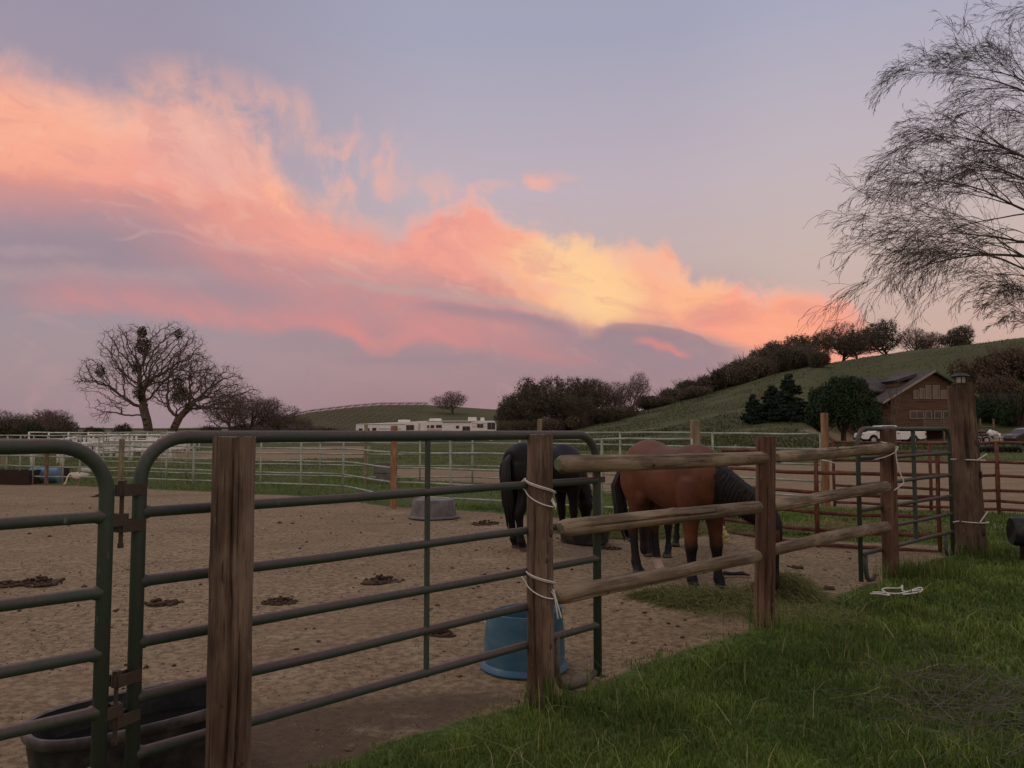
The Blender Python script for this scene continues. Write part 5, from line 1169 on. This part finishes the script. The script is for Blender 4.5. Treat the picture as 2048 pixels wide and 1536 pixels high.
for i, px in enumerate(range(420, 690, 34)): bush(('b', 'o', 'b2')[i % 3], px, 168-8*(i % 2), 28-2*(i > 5)-5*(i % 2)+(i*7) % 6, 56, 'brown brush in the thicket between the big oaks and the left trailer', 'brown brush in front of the vineyard hill')
for i, px in enumerate(range(1012, 1270, 30)): bush(('b', 'o', 'b2')[i % 3], px, 146-6*(i % 2), 30-5*(i > 6)-5*(i % 2)+(i*5) % 9, 58, 'brown brush at the foot of the dark grove', 'brown brush under the grove')
for i, (px, Y, h, w) in enumerate([(1300,172,26,70),(1340,176,32,64),(1378,178,36,60),(1415,176,38,66),(1448,172,40,64),(1330,168,18,60),(1470,178,44,56),(1392,168,24,66)]): bush(('o', 'b')[i % 2], px, Y, h, w, 'dark scrub along the lower ridge, left of the pines', 'dark scrub on the lower ridge')
for i, (px, Y, h, w) in enumerate([(1488,165,36,66),(1530,166,42,70),(1572,168,44,70),(1612,168,40,64),(1505,175,50,70),(1552,176,52,70),(1600,176,50,70),(1640,172,26,50),(1640,158,30,44)]): bush(('b', 'b2', 'o')[i % 3], px, Y, h, w, 'brown scrub on the slope above the pines', 'brown scrub above the pines')
for i, (px, Y, h, w) in enumerate([(1965,128,60,90),(2030,128,66,100),(1995,120,44,80),(2080,124,70,90)]): bush('r', px, Y, h, w, 'russet brush on the slope right of the thick pole', 'russet brush right of the pole')
for i, (px, Y, h, w) in enumerate([(1985,108,46,60),(2035,104,52,70),(2090,104,54,70)]): bush('g', px, Y, h, w, 'dark green bush behind the flatbed trailer, right of the pole', 'dark green bushes behind the flatbed trailer')
bush('g', 1755, 97, 42, 40, 'dark green bush between the round green tree and the house')
for i, (px, py) in enumerate([(1215,888),(1500,880)]): pass
# ---- pines
def pine(seed, Hh, R_):
    g = np.random.default_rng(seed); root = empty('pine_tree'); MB().tube([(0, 0, -.3), (0, 0, Hh*.5), (0, 0, Hh*.98)], [.16, .10, .02], 8).build('trunk', M['bark'], root)
    C = []; z = Hh*.10; P0 = []; P1 = []
    while z < Hh*.98:
        f = 1-z/Hh; rr = R_*(f**.8)*g.uniform(.8, 1.12)+.12; nb = int(6+8*f)
        for k in range(nb):
            a = g.uniform(0, 2*PI); L = rr*g.uniform(.75, 1.1); m = int(26+90*L/ R_*1.3); t = g.uniform(.15, 1, m)**.8
            zz = z-.18*L*t+.10*L*t*t; x = np.cos(a)*L*t; y = np.sin(a)*L*t; w = .06+.16*(1-t)*L
            C.append(np.stack([x+g.normal(size=m)*w, y+g.normal(size=m)*w, zz+g.normal(size=m)*.07], -1)); P0.append((0, 0, z)); P1.append((x[-1], y[-1], zz[-1]))
        z += .26+.22*f*g.uniform(.7, 1.3)
    leaves('needles', np.concatenate(C), .13, M['pine'], root, elong=2.6, hang=.3, rng=g)
    P0 = np.array(P0, float); P1 = np.array(P1, float); prisms('boughs', P0, P1, np.full(len(P0), .025), np.full(len(P0), .008), 3, M['bark'], root)
    return root
for px, Y, top, w, lab in ((1506, 92, 790, 1.6, 'smallest pine, standing apart on the left of the pair'), (1545, 93, 772, 3.0, 'broad dark pine left of the tallest pine'), (1580, 90, 746, 2.9, 'tallest dark pine on the green slope')):
    X = kx(px, Y); g_ = H(X, Y); Hh = at(px, top, Y).z-g_; o = pine(px, Hh, w); place(o, px, Y); tag(o, lab, 'pine tree', 'pines on the green slope')
# ---- round green tree beside the house
def pepper(seed, Hh, R_):
    g = np.random.default_rng(seed); root = empty('round_tree'); t = Tree(seed)
    for dx, dy, dz in ((-.5, .2, 1), (.4, -.2, 1), (.1, .6, .9), (0, -.5, 1)): t.branch((0, 0, Hh*.12), (dx, dy, dz), Hh*.30, .16, 1, maxd=4, decay=.7, crook=.25, up=.02)
    t.seg.append((Vector((0, 0, -.3)), Vector((0, 0, Hh*.13)), .34, .26, 0)); prisms('trunk', *t.arrays(0, 9), 5, M['bark'], root)
    ctr = []
    for i in range(44):
        a = g.uniform(0, 2*PI); ph = g.uniform(-.1, 1); q = math.sqrt(max(0, 1-ph*ph))*g.uniform(.72, 1.0); ctr.append((R_*.82*q*math.cos(a), R_*.82*q*math.sin(a), Hh*(.40+.46*ph)))
    ctr = np.array(ctr); n = 42000; k = g.integers(0, 44, n); u = g.normal(size=(n, 3)); u /= np.linalg.norm(u, axis=1, keepdims=True); u *= g.uniform(.3, 1, (n, 1))**.5
    C = ctr[k]+u*np.array([1, 1, .9])*R_*.27*g.uniform(.7, 1.2, (44, 1))[k]; dr = g.uniform(0, 1, n)**2*1.3; C[:, 2] -= dr; C = C[C[:, 2] > .25]
    leaves('foliage', C, .13, M['greenleaf'], root, elong=2.6, hang=1.2, rng=g); return root
X = kx(1686, 86); o = pepper(3, at(1686, 738, 86).z-H(X, 86), 3.9); place(o, 1686, 86); tag(o, 'big round green tree with drooping foliage left of the brown house', 'tree')
# slim bare tree in front of the house
t = Tree(77); t.branch((0, 0, 0), (0, 0, 1), 3.2, .13, 1, maxd=4, crook=.12, up=.12, decay=.62, spread=.45, side=.7, tipr=.012); root = empty('young_tree'); t.seg.append((Vector((0, 0, -.3)), Vector((0, 0, .1)), .17, .14, 0)); prisms('trunk', *t.arrays(0, 2), 5, M['bark'], root); prisms('crown', *t.arrays(3, 9), 3, M['twig'], root); place(root, 1786, 90); tag(root, 'slim bare young tree in front of the brown house\'s left wall', 'tree')
# dead willow-like tree at the right, its trunk outside the picture
def willow():
    root = empty('willow_tree', (8.52, 9.2, 0)); tag(root, 'large bare willow whose arching twigs hang in from the right edge', 'tree', None); rn = random.Random(4)
    S = {0: [], 1: [], 2: []}
    def grow(p, d, ln, r, lev, droop, nseg):
        pts = [p]; rr = r
        for i in range(nseg):
            t = i/nseg
            d = (d+Vector((rn.gauss(0, 1), rn.gauss(0, 1), rn.gauss(0, 1)))*(.085, .075, .085, .10, .12)[lev]+Vector((0, 0, -droop*t))).normalized()
            q = pts[-1]+d*(ln/nseg); r2 = max(.0016, r*(1-.88*(i+1)/nseg)); S[0 if rr > .022 else 2].append((pts[-1], q, rr, r2, lev)); pts.append(q); rr = r2
            if lev < 4 and i >= (1 if lev else 2):
                for _ in range(1+(1 if rn.random() < (.60, .42, .15, 0)[lev] else 0)):
                    if lev >= 2 and rn.random() < (.38, .64)[lev-2]: continue
                    v = Vector((rn.gauss(0, 1), rn.gauss(0, 1), rn.gauss(0, .8))); v -= d*v.dot(d); v.normalize()
                    sd = (d*rn.uniform(.9, 1.4)+v*rn.uniform(.3, .75)+Vector((0, 0, .06))).normalized()
                    grow(q, sd, ln*rn.uniform(.40, .66)*(1-.35*t), rr*.55, lev+1, droop*rn.uniform(.9, 1.5)+.03, max(4, nseg-1))
    base = Vector((0, 0, 0)); fork = Vector((-.1, 0, 1.9)); S[0].append((Vector((0, 0, -.3)), Vector((0, 0, .6)), .30, .24, 0)); S[0].append((Vector((0, 0, .6)), fork, .24, .22, 0))
    # main limbs: targets read off the picture, as (end px, end py, depth, start radius)
    def target(px, py, Y): return at(px, py, Y)-Vector((8.3, 9.2, 0))
    for (mx, my, mY), (ex, ey, eY), r in (((2200, 60, 9.5), (1940, -20, 8.8), .05), ((2150, 260, 9.2), (1880, 130, 9.0), .05), ((2150, 250, 9.6), (1960, 60, 9.8), .05), ((2120, 390, 8.6), (1840, 270, 8.6), .06), ((2140, 420, 8.8), (1840, 340, 9.4), .05), ((2120, 470, 9.4), (1770, 392, 8.8), .06), ((2120, 500, 9.0), (1790, 500, 8.6), .05), ((2110, 530, 9.0), (1820, 540, 9.2), .06), ((2150, 620, 9.6), (1850, 560, 8.4), .05), ((2180, 640, 9.0), (1930, 600, 9.8), .05), ((2160, 560, 10.5), (1900, 440, 10.5), .06), ((2220, 330, 10.5), (1960, 240, 10.6), .06), ((2250, 100, 10.6), (1980, 60, 10.4), .05), ((2120, 700, 9.2), (1960, 660, 9.0), .035)):
        m_ = target(mx, my, mY); e_ = target(ex, ey, eY); pts = [fork]; 
        for t in (.3, .65, 1): pts.append(fork.lerp(m_, t)+Vector((rn.uniform(-.05, .05), rn.uniform(-.05, .05), .25*math.sin(t*PI))))
        for i in range(3): S[0].append((pts[i], pts[i+1], r*.9*(1-.15*i), r*.9*(1-.15*(i+1)), 0))
        d = (e_-m_); L = d.length*.98
        grow(m_, (d.normalized()+Vector((0, 0, .22))).normalized(), L, r*.42, 0, .085, 9)
    for k in range(4):                        # limbs on the far side, outside the picture
        a = rn.uniform(-1.6, 1.2); grow(fork, Vector((math.cos(a), math.sin(a), 1.1)), 3.0, .08, 1, .06, 7)
    for lev, nm, n, mt in ((0, 'trunk', 7, 'bark'), (2, 'twigs', 4, 'willowbark')):
        L = S[lev]; prisms(nm, np.array([tuple(g[0]) for g in L]), np.array([tuple(g[1]) for g in L]), np.array([g[2] for g in L]), np.array([g[3] for g in L]), n, M[mt], root)
    return [len(S[k]) for k in S]
wn = willow(); print('willow', wn, 'oaks', nA, nB)
# ---------------------------------------------------------------- vineyard
for i in range(26):
    px0 = 395+i*17.5; P0 = []; P1 = []; R0 = []; R1 = []; last = None
    for k in range(33):
        t = k/32; r = 196+186*t; px = px0+165*t
        if px > 862-(1-t)*40: break
        a = math.radians(azel(px, 768)[0]); x, y = r*math.sin(a), r*math.cos(a); z = H(x, y)
        P0.append((x, y, z)); P1.append((x, y, z+1.5)); R0.append(.07); R1.append(.06)
        if last: P0.append((last[0], last[1], last[2]+.95)); P1.append((x, y, z+.95)); R0.append(.13); R1.append(.13)
        last = (x, y, z)
    if len(P0) > 3:
        o = prisms('vine_row', np.array(P0), np.array(P1), np.array(R0), np.array(R1), 3, M['twig']); tag(o, 'long row of bare grape vines climbing the far hill', 'vine row', 'vine rows on the far hill')
# ---------------------------------------------------------------- grass
def vnoise(x, y, s, seed=0):
    g = np.random.default_rng(seed).random((128, 128)); x = x/s; y = y/s; xi = np.floor(x).astype(int); yi = np.floor(y).astype(int); fx = x-xi; fy = y-yi; fx = fx*fx*(3-2*fx); fy = fy*fy*(3-2*fy)
    a = g[xi % 128, yi % 128]; b = g[(xi+1) % 128, yi % 128]; c = g[xi % 128, (yi+1) % 128]; d = g[(xi+1) % 128, (yi+1) % 128]
    return (a*(1-fx)+b*fx)*(1-fy)+(c*(1-fx)+d*fx)*fy
def f_blade(o, bs):
    b = attr('tone'); n = fbm(o, 1.3, 4, .6)
    c = mixc(b, (66,84,34), (132,150,70)); c = mixc(sstep(n, .42, .6)*.55, c, (58,74,34)); c = mixc(sstep(b, .955, .975), c, (150,140,92))
    return c, .6
M['blade'] = material('grass_blades', f_blade, .25)
M['hillblade'] = material('dry_olive_hill_grass', lambda o, bs: (mixc(attr('tone'), (62,68,40), (104,104,68)), .8), .2)
def blades(name, X, Y, hgt_, wid, tone, label, mat='blade', lean=.45, z=None, cat='grass'):
    n = len(X); Z = hgt(X, Y) if z is None else z; a = NR.uniform(0, 2*PI, n); ca, sa = np.cos(a), np.sin(a); l = NR.normal(0, lean, n); b = NR.uniform(0, 2*PI, n); lx, ly = np.cos(b)*np.abs(l)*hgt_, np.sin(b)*np.abs(l)*hgt_
    w = wid[:, None]; S = np.stack([ca, sa, np.zeros(n)], -1); B = np.stack([X, Y, Z-.005], -1); Mi = B+np.stack([lx*.3, ly*.3, hgt_*.55], -1); Ti = B+np.stack([lx*1.15, ly*1.15, hgt_*(1-.25*np.minimum(np.abs(l), 1.2))], -1)
    v = np.stack([B-S*w*.5, B+S*w*.5, Mi+S*w*.42, Mi-S*w*.42, Ti], 1).reshape(-1, 3); k = np.arange(n)[:, None]*5
    f = np.concatenate([k+np.array([[0, 1, 2]]), k+np.array([[0, 2, 3]]), k+np.array([[3, 2, 4]])], 1).reshape(-1)
    o = np_mesh(name, v, f, 3, M[mat]); at_ = o.data.attributes.new('tone', 'FLOAT', 'POINT'); at_.data.foreach_set('value', np.repeat(tone, 5).astype('f')); o['kind'] = 'stuff'; tag(o, label, cat); return o
def scatter(n, r0, r1, a0=-38, a1=40, pw=1.0):
    u = NR.uniform(0, 1, n); r = r0*(r1/r0)**(u**pw); a = np.radians(NR.uniform(a0, a1, n)); return r*np.sin(a), r*np.cos(a), r
def near_edge(X, Y): return poly_sd(PEN, X, Y)
X, Y, r = scatter(560000, 1.9, 17, -26, 78, 1.0)
sd = near_edge(X, Y); m_, hy_ = masks(X, Y)
edge = vnoise(X, Y, .55, 31)*.34+vnoise(X, Y, .20, 1)*.26+vnoise(X, Y, .07, 2)*.12-.06
keep = (sd < -.03+(edge-.30)*1.25) & (m_ < .97) & (Y > 1.0) & (NR.uniform(0, 1, len(X)) < np.clip(.35+1.0*S01((-sd+.05)/.5)*(.35+.9*vnoise(X, Y, .35, 5)), 0, 1))
# the strip behind the pen stays thinner
X, Y, r, sd = X[keep], Y[keep], r[keep], sd[keep]
cl = vnoise(X, Y, .45, 3)*.6+vnoise(X, Y, .13, 4)*.5
h = (.024+.075*cl**1.9)*(.55+.6*S01(-sd/.35))*NR.uniform(.6, 1.3, len(X)); h *= np.where(NR.uniform(0, 1, len(X)) < .02, 1.9, 1)
w = (.0028+.0022*NR.uniform(0, 1, len(X)))*np.clip(r/3.2, 1, 3.4); h *= np.clip(.85+r/40, 1, 1.2)
tone = np.clip(.05+.45*cl+.45*vnoise(X, Y, .8, 6)+.35*NR.uniform(-.6, .9, len(X)), 0, .95); tone = np.where(NR.uniform(0, 1, len(X)) < .012+.02*(vnoise(X, Y, 1.3, 9) > .62), .99, tone)
blades('grass', X, Y, h, w, tone, 'green grass growing in the foreground and along the log fence')
X, Y, r = scatter(150000, 15.5, 90, -38, 38, .9)
m_, hy_ = masks(X, Y); keep = (m_ < .35) & (vnoise(X, Y, 1.5, 7)+.3*NR.uniform(0, 1, len(X)) > .42); X, Y, r = X[keep], Y[keep], r[keep]
h = (.05+.11*vnoise(X, Y, 1.6, 8)**1.5)*NR.uniform(.6, 1.3, len(X)); tone = np.clip(.3+.5*vnoise(X, Y, 5, 12)+.3*NR.uniform(-.6, .9, len(X)), 0, .95)
blades('pasture_grass', X, Y, h, .010*np.clip(r/16, 1, 3.5), tone, 'uneven pasture grass between and beyond the pale fences')
X, Y, r = scatter(60000, 62, 205, 3, 40, .8); m_, hy_ = masks(X, Y); keep = (m_ < .3) & (vnoise(X, Y, 6, 17)*.6+.4*vnoise(X, Y, 1.7, 18)+.25*NR.uniform(0, 1, len(X)) > .55); X, Y = X[keep], Y[keep]; n = len(X)
blades('hillside_grass', X, Y, NR.uniform(.12, .34, n), NR.uniform(.05, .14, n), np.clip(.25+.9*(vnoise(X, Y, 14, 19)-.5)+NR.uniform(-.2, .3, n), 0, .93), 'rough tufts and weeds on the slope of the right hill', mat='hillblade', lean=.9)
# longer weeds at the foot of posts
X = []; Y = []
for (cx, cy, n, s_) in ((c2.x+.07, 4.58, 90, .05), (c2.x-.02, 4.52, 50, .08), (c4.x+.15, 8.5, 500, .16), (c4.x+.5, 8.75, 400, .22), (5.95, 9.95, 300, .22), (2.15, 6.30, 120, .16), (2.4, 5.6, 160, .16), (.55, 4.80, 25, .08)):
    X.append(NR.normal(cx, s_, n)); Y.append(NR.normal(cy, s_*.7, n))
X = np.concatenate(X); Y = np.concatenate(Y); n = len(X)
blades('weeds', X, Y, NR.uniform(.10, .27, n), NR.uniform(.004, .008, n), np.where(NR.uniform(0, 1, n) < .08, .99, NR.uniform(.1, .8, n)), 'longer weeds standing round the feet of the fence posts', lean=.35)
X, Y, r = scatter(900, 1.9, 11, -20, 44); k = near_edge(X, Y) < -.15; X, Y, r = X[k], Y[k], r[k]; n = len(X)
blades('dead_stalks', X, Y, NR.uniform(.06, .20, n), NR.uniform(.002, .004, n)*np.clip(r/3, 1, 2.4), np.full(n, .99), 'dry pale stalks mixed into the foreground grass', lean=1.6, z=hgt(X, Y)+.03)
# ---------------------------------------------------------------- loose clods and straw on the dirt
def octa(name, X, Y, S, mat, label, flat_=.6, zoff=0.0):
    n = len(X); Z = hgt(X, Y); U = np.array([[1, 0, 0], [0, 1, 0], [-1, 0, 0], [0, -1, 0], [0, 0, 1], [0, 0, -1.]])
    R_ = S[:, None, None]*NR.uniform(.55, 1.35, (n, 6, 1)); a = NR.uniform(0, 2*PI, n); c, s_ = np.cos(a)[:, None], np.sin(a)[:, None]
    v = U[None]*R_; x = v[..., 0]*c-v[..., 1]*s_; y = v[..., 0]*s_+v[..., 1]*c; v = np.stack([x+X[:, None], y+Y[:, None], v[..., 2]*flat_+(Z+S*.25+zoff)[:, None]], -1).reshape(-1, 3)
    f = np.array([[0, 1, 4], [1, 2, 4], [2, 3, 4], [3, 0, 4], [1, 0, 5], [2, 1, 5], [3, 2, 5], [0, 3, 5]]); F_ = (np.arange(n)[:, None, None]*6+f[None]).reshape(-1)
    o = np_mesh(name, v, F_, 3, M[mat]); o['kind'] = 'stuff'; tag(o, label); return o
M['clod'] = flat('dirt_clods', (124,102,82), .95, c2=(98,78,62), sc=4); M['stone'] = flat('pale_pebbles', (176,160,140), .9, c2=(140,124,104), sc=4); M['dung'] = material('dried_manure', lambda o, bs: (mixc(fbm(o, 12, 4, .6), (58,42,32), (92,70,54)), .95, (fbm(o, 60, 4), .8, .01)))
X, Y, r = scatter(15000, 2.3, 24, -38, 34); k = (near_edge(X, Y) > .05) & (vnoise(X, Y, .7, 15)+.25*NR.uniform(0, 1, len(X)) > .5); X, Y, r = X[k], Y[k], r[k]
octa('dirt_clods', X, Y, NR.uniform(.003, .008, len(X))*np.clip(r/5, 1, 1.9)*np.where(NR.uniform(0, 1, len(X)) < .03, 2.6, 1), 'clod', 'crumbled dirt clods over the paddock floor', .55)
X, Y, r = scatter(3500, 2.3, 18, -38, 34); k = near_edge(X, Y) > .1; X, Y, r = X[k], Y[k], r[k]
octa('pebbles', X, Y, NR.uniform(.003, .008, len(X))*np.clip(r/6, 1, 1.8), 'stone', 'small pale pebbles on the paddock floor', .6)
X, Y, r = scatter(520, 2.6, 20, -38, 34); k = (near_edge(X, Y) > .1) & (vnoise(X, Y, 1.4, 25) > .45); X, Y, r = X[k], Y[k], r[k]
octa('manure_bits', X, Y, NR.uniform(.010, .028, len(X))*np.clip(r/9, 1, 1.7), 'dung', 'dark dry bits of manure scattered over the paddock', .5)
M['straw'] = material('hay_straw', lambda o, bs: (mixc(attr('tone'), (84,92,50), (160,152,104)), .8), .2)
X, Y, r = scatter(6500, 2.3, 16, -38, 34); k = (near_edge(X, Y) > .05) & (vnoise(X, Y, .9, 35) > .4); X, Y, r = X[k], Y[k], r[k]; n = len(X)
blades('loose_straw', X, Y, NR.uniform(.012, .03, n)*np.clip(r/6, 1, 2), NR.uniform(.0015, .003, n)*np.clip(r/5, 1, 2), NR.uniform(.6, 1, n), 'stray bits of straw on the paddock dirt', 'straw', lean=2.6, cat=None)
# manure piles
for i, (px, py, wpx, lab) in enumerate([(78,1166,100,'long dark manure pile at the far left of the dirt'), (10,1172,70,'flattened manure pile cut by the left edge'), (560,1200,74,'clumped dark manure pile just right of the thickest post'), (318,1212,70,'broken manure pile between the hinged gate and the thickest post'), (765,1164,82,'spread manure pile in the middle of the dirt, under the gate upright'), (200,993,36,'small dark manure pile near the far pale fence'),
        (975,1046,66,'scattered manure pile left of the dark horse\'s legs'), (1218,1096,50,'manure pile between the dark horse and the bay horse'), (1594,1137,24,'two dark droppings on the dirt right of the bay horse'), (880,1266,60,'low crumbled manure patch left of the blue tub'), (1655,1178,26,'flat dark dropping near the green gate\'s foot')]):
    c = on(px, py); w = wpx/F*c.y/2; mb = MB(); m_ = max(8, int(16+w*150))
    for k in range(m_):
        a = RND.uniform(0, 2*PI); q = RND.random()**.7; x = math.cos(a)*q*w; y = math.sin(a)*q*w*.8; s_ = RND.uniform(.011, .023)
        mb.blob((x, y, s_*.5+max(0, .085-.11*q)*RND.random()*min(1, w*4)), (s_*1.2, s_, s_*.8), 6, 4, .25)
    mb.blob((0, 0, .0), (w*1.0, w*.8, .012), 14, 4, .25)
    o = mb.build('manure_pile', M['dung']); o.location = c; tag(o, lab, 'manure pile', 'manure piles on the paddock dirt')
# hay
def hay(name, cx, cy, rx, ry, hh, n, label, tones=(0, .8), L=(.08, .26), wd=.0035, stuff=False):
    P0 = []; P1 = []; R_ = []; g = NR
    a = g.uniform(0, 2*PI, n); q = g.uniform(0, 1, n)**.6; x = np.cos(a)*q*rx; y = np.sin(a)*q*ry; z = hh*(1-q**1.5)*g.uniform(0, 1, n)+.008
    d = g.normal(size=(n, 3)); d[:, 2] = np.abs(d[:, 2])*.35; d /= np.linalg.norm(d, axis=1, keepdims=True); l = g.uniform(*L, n)[:, None]
    A = np.stack([x, y, z], -1); B = A+d*l*.5; C = B+(d+np.array([0, 0, -.55]))*l*.5; C[:, 2] = np.maximum(C[:, 2], .004)
    P0 = np.concatenate([A, B]); P1 = np.concatenate([B, C]); R_ = np.full(2*n, wd*.5)
    o = prisms(name, P0, P1, R_, R_, 3, M['straw'], smooth=False); t = g.uniform(*tones, n); t = np.where(g.uniform(0, 1, n) < .08, 1, t); t = np.concatenate([t, t])
    at_ = o.data.attributes.new('tone', 'FLOAT', 'POINT'); at_.data.foreach_set('value', np.repeat(t, 6).astype('f')); o.location = (cx, cy, H(cx, cy)); tag(o, label, 'hay')
    if stuff: o['kind'] = 'stuff'
    return o
c = on(1435,1212); hay('hay_pile', c.x, c.y, .52, .27, .12, 5200, 'flat pile of green hay in front of the bay horse\'s hooves', (.05, .6))
c = on(1572,1196); hay('hay_pile', c.x, c.y, .32, .24, .24, 4200, 'taller mound of green hay just right of the split post', (.05, .7))
c = on(1370,1200); hay('hay_pile', c.x-.1, c.y+.05, .35, .20, .06, 1800, 'small scatter of hay left of the bay horse\'s front feet', (0, .45))
c = on(1300,1062); hay('loose_hay', c.x, c.y, 1.5, .9, .05, 9000, 'trampled hay spread behind the horses', (.1, .7), wd=.006, stuff=True)
c = on(1720,1062); hay('loose_hay', c.x, c.y, 1.6, .5, .05, 6000, 'pale trampled hay beyond the green gate', (.3, 1), wd=.006, stuff=True)
c = on(1560,1235); hay('loose_hay', c.x, c.y, .7, .35, .03, 1600, 'thin loose hay round the split post', (.2, .9), wd=.003, stuff=True)
# stick, cream scrap, rope end
c = on(1468,1158); mb = MB(); mb.tube([(-.17, .0, .02), (-.10, .02, .04), (0, 0, .035), (.08, -.01, .045), (.17, 0, .02)], [.012, .022, .02, .022, .01], 8); o = mb.build('stick', M['black']); o.location = c; tag(o, 'short black stick lying on the dirt behind the split post', 'stick')
c = on(1446,1088); mb = MB()
for k in range(7): mb.blob((RND.uniform(-.05, .05), RND.uniform(-.03, .03), .05+k*.035), (RND.uniform(.04, .07), .04, .035), 8, 5, .3)
o = mb.build('cream_scrap', flat('cream_crumpled_sack', (204,190,140), .8)); o.location = c; tag(o, 'crumpled cream scrap seen between the bay horse\'s front legs', 'scrap')
# geese by the far fence
def goose(px, py, rz, down, label, s=1.0):
    root = empty('goose', on(px, py), rz); root.scale = (s, s, s); tag(root, label, 'goose', 'white geese by the pale fence'); mb = MB()
    loft(mb, [(-.30, 0, .36, .01, .01), (-.22, 0, .35, .06, .05), (-.08, 0, .33, .12, .11), (.08, 0, .33, .13, .13), (.20, 0, .36, .09, .10), (.26, 0, .40, .045, .05)]+([(.33, 0, .38, .032, .03), (.39, 0, .26, .027, .027), (.42, 0, .14, .028, .03), (.45, 0, .07, .035, .035), (.50, 0, .04, .02, .02)] if down else [(.28, 0, .5, .03, .03), (.28, 0, .62, .027, .027), (.30, 0, .70, .035, .035), (.35, 0, .70, .02, .02)]), 12)
    mb.build('body', M['goose'], root)
    bx_, bz = (.50, .04) if down else (.35, .70); MB().tube([(bx_, 0, bz), (bx_+.07, 0, bz-.03 if down else bz-.01)], [.016, .007], 6).build('bill', M['orange'], root)
    for e in (-1, 1):
        MB().tube([(.02, e*.05, .22), (.03, e*.05, .02)], .012, 6).build('leg', M['orange'], root); MB().box((0, e*.05-.03, 0), (.09, e*.05+.03, .012)).build('foot', M['orange'], root, smooth=False)
        w = MB(); w.blob((-.06, e*.115, .345), (.19, .03, .075), 10, 6, 0); w.build('wing', M['goose'], root)
M['goose'] = flat('white_feathers', (222,214,202), .8, c2=(196,184,168), sc=5); M['orange'] = flat('orange_bill_and_legs', (190,112,62), .6)
goose(160,971, 3.6, True, 'white goose pecking at the ground right at the edge of the dirt', .85); goose(172,957, .3, True, 'white goose a little farther back in the grass', .85)
# tangle of thin grey fallen twigs at lower right
P0 = []; P1 = []; R0 = []; c = on(2000,1430); rn = random.Random(8)
for k in range(300):
    a = rn.uniform(0, 2*PI); q = rn.random()**.6; x = math.cos(a)*q*.72; y = math.sin(a)*q*.85; p = Vector((x, y, rn.uniform(.02, .22)*(1.15-q))); d = Vector((rn.gauss(-.3, 1), rn.gauss(0, .7), rn.gauss(.10, .22))).normalized(); L = rn.uniform(.25, .8); r_ = rn.uniform(.0010, .0021); tn = Vector((rn.gauss(0, 1), rn.gauss(0, 1), -.3))*.14
    for j in range(6):
        d = (d+tn+Vector((rn.gauss(0, .06), rn.gauss(0, .06), rn.gauss(0, .05)))).normalized(); q2 = p+d*L/6; q2.z = max(.01, q2.z); P0.append(tuple(p)); P1.append(tuple(q2)); R0.append(r_); p = q2
M['greytwig'] = flat('dead_grey_twigs', (124,116,106), .9, c2=(90,82,74))
o = prisms('twig_tangle', np.array(P0), np.array(P1), np.array(R0), np.array(R0), 3, M['greytwig']); o.location = c; o['kind'] = 'stuff'; tag(o, 'tangle of thin dead grey twigs lying over the grass at lower right')

# ---------------------------------------------------------------- labels that tell the repeats apart by their place in the row
ORD = ['first', 'second', 'third', 'fourth', 'fifth', 'sixth', 'seventh', 'eighth', 'ninth', 'tenth', 'eleventh', 'twelfth', 'thirteenth', 'fourteenth', 'fifteenth', 'sixteenth', 'seventeenth', 'eighteenth', 'nineteenth', 'twentieth', 'twenty-first', 'twenty-second', 'twenty-third', 'twenty-fourth', 'twenty-fifth', 'twenty-sixth']
bpy.context.view_layer.update()
def number(group, fmt, sel=lambda o: True):
    L = [o for o in COL.objects if o.parent is None and o.get('group') == group and sel(o)]
    def key(o):
        p = o.matrix_world.translation
        if o.type == 'MESH' and p.length < 1e-6: p = sum((Vector(c) for c in o.bound_box), Vector())/8
        return p.x/p.y
    for i, o in enumerate(sorted(L, key=key)): o['label'] = fmt % ORD[i]
number('brown scrub above the pines', '%s clump from the left in the brown scrub above the pines')
number('brown brush under the grove', '%s brown brush clump from the left at the foot of the dark grove')
number('dark scrub on the lower ridge', '%s dark scrub clump from the left along the lower ridge')
number('russet brush right of the pole', '%s russet brush clump from the left, on the slope right of the pole')
number('brown brush under the far left oaks', '%s brown brush clump from the left below the far left oaks')
number('dark green bushes behind the flatbed trailer', '%s dark green bush from the left behind the flatbed trailer')
number('brown brush in front of the vineyard hill', '%s brown brush clump from the left, between big oaks and left trailer')
number('dark stakes with white tips beyond the corrals', '%s from the left of the nearer white-tipped dark stakes', lambda o: o.location.y < 70)
number('dark stakes with white tips beyond the corrals', '%s from the left of the farther white-tipped dark stakes', lambda o: o.location.y > 70)
number('white barrels among the corral fences', '%s from the left of the small white barrels among the corral fences')
number('white boxes on legs among the corral fences', '%s from the left of the white boxes on legs among the corrals')
number('white winged stands among the corral fences', '%s from the left of the white winged stands among the corrals')
number('black tyres in a low row beyond the pen', '%s black tyre from the left in the low row beyond the pen')
number('vine rows on the far hill', '%s row of bare vines from the left on the far hill')
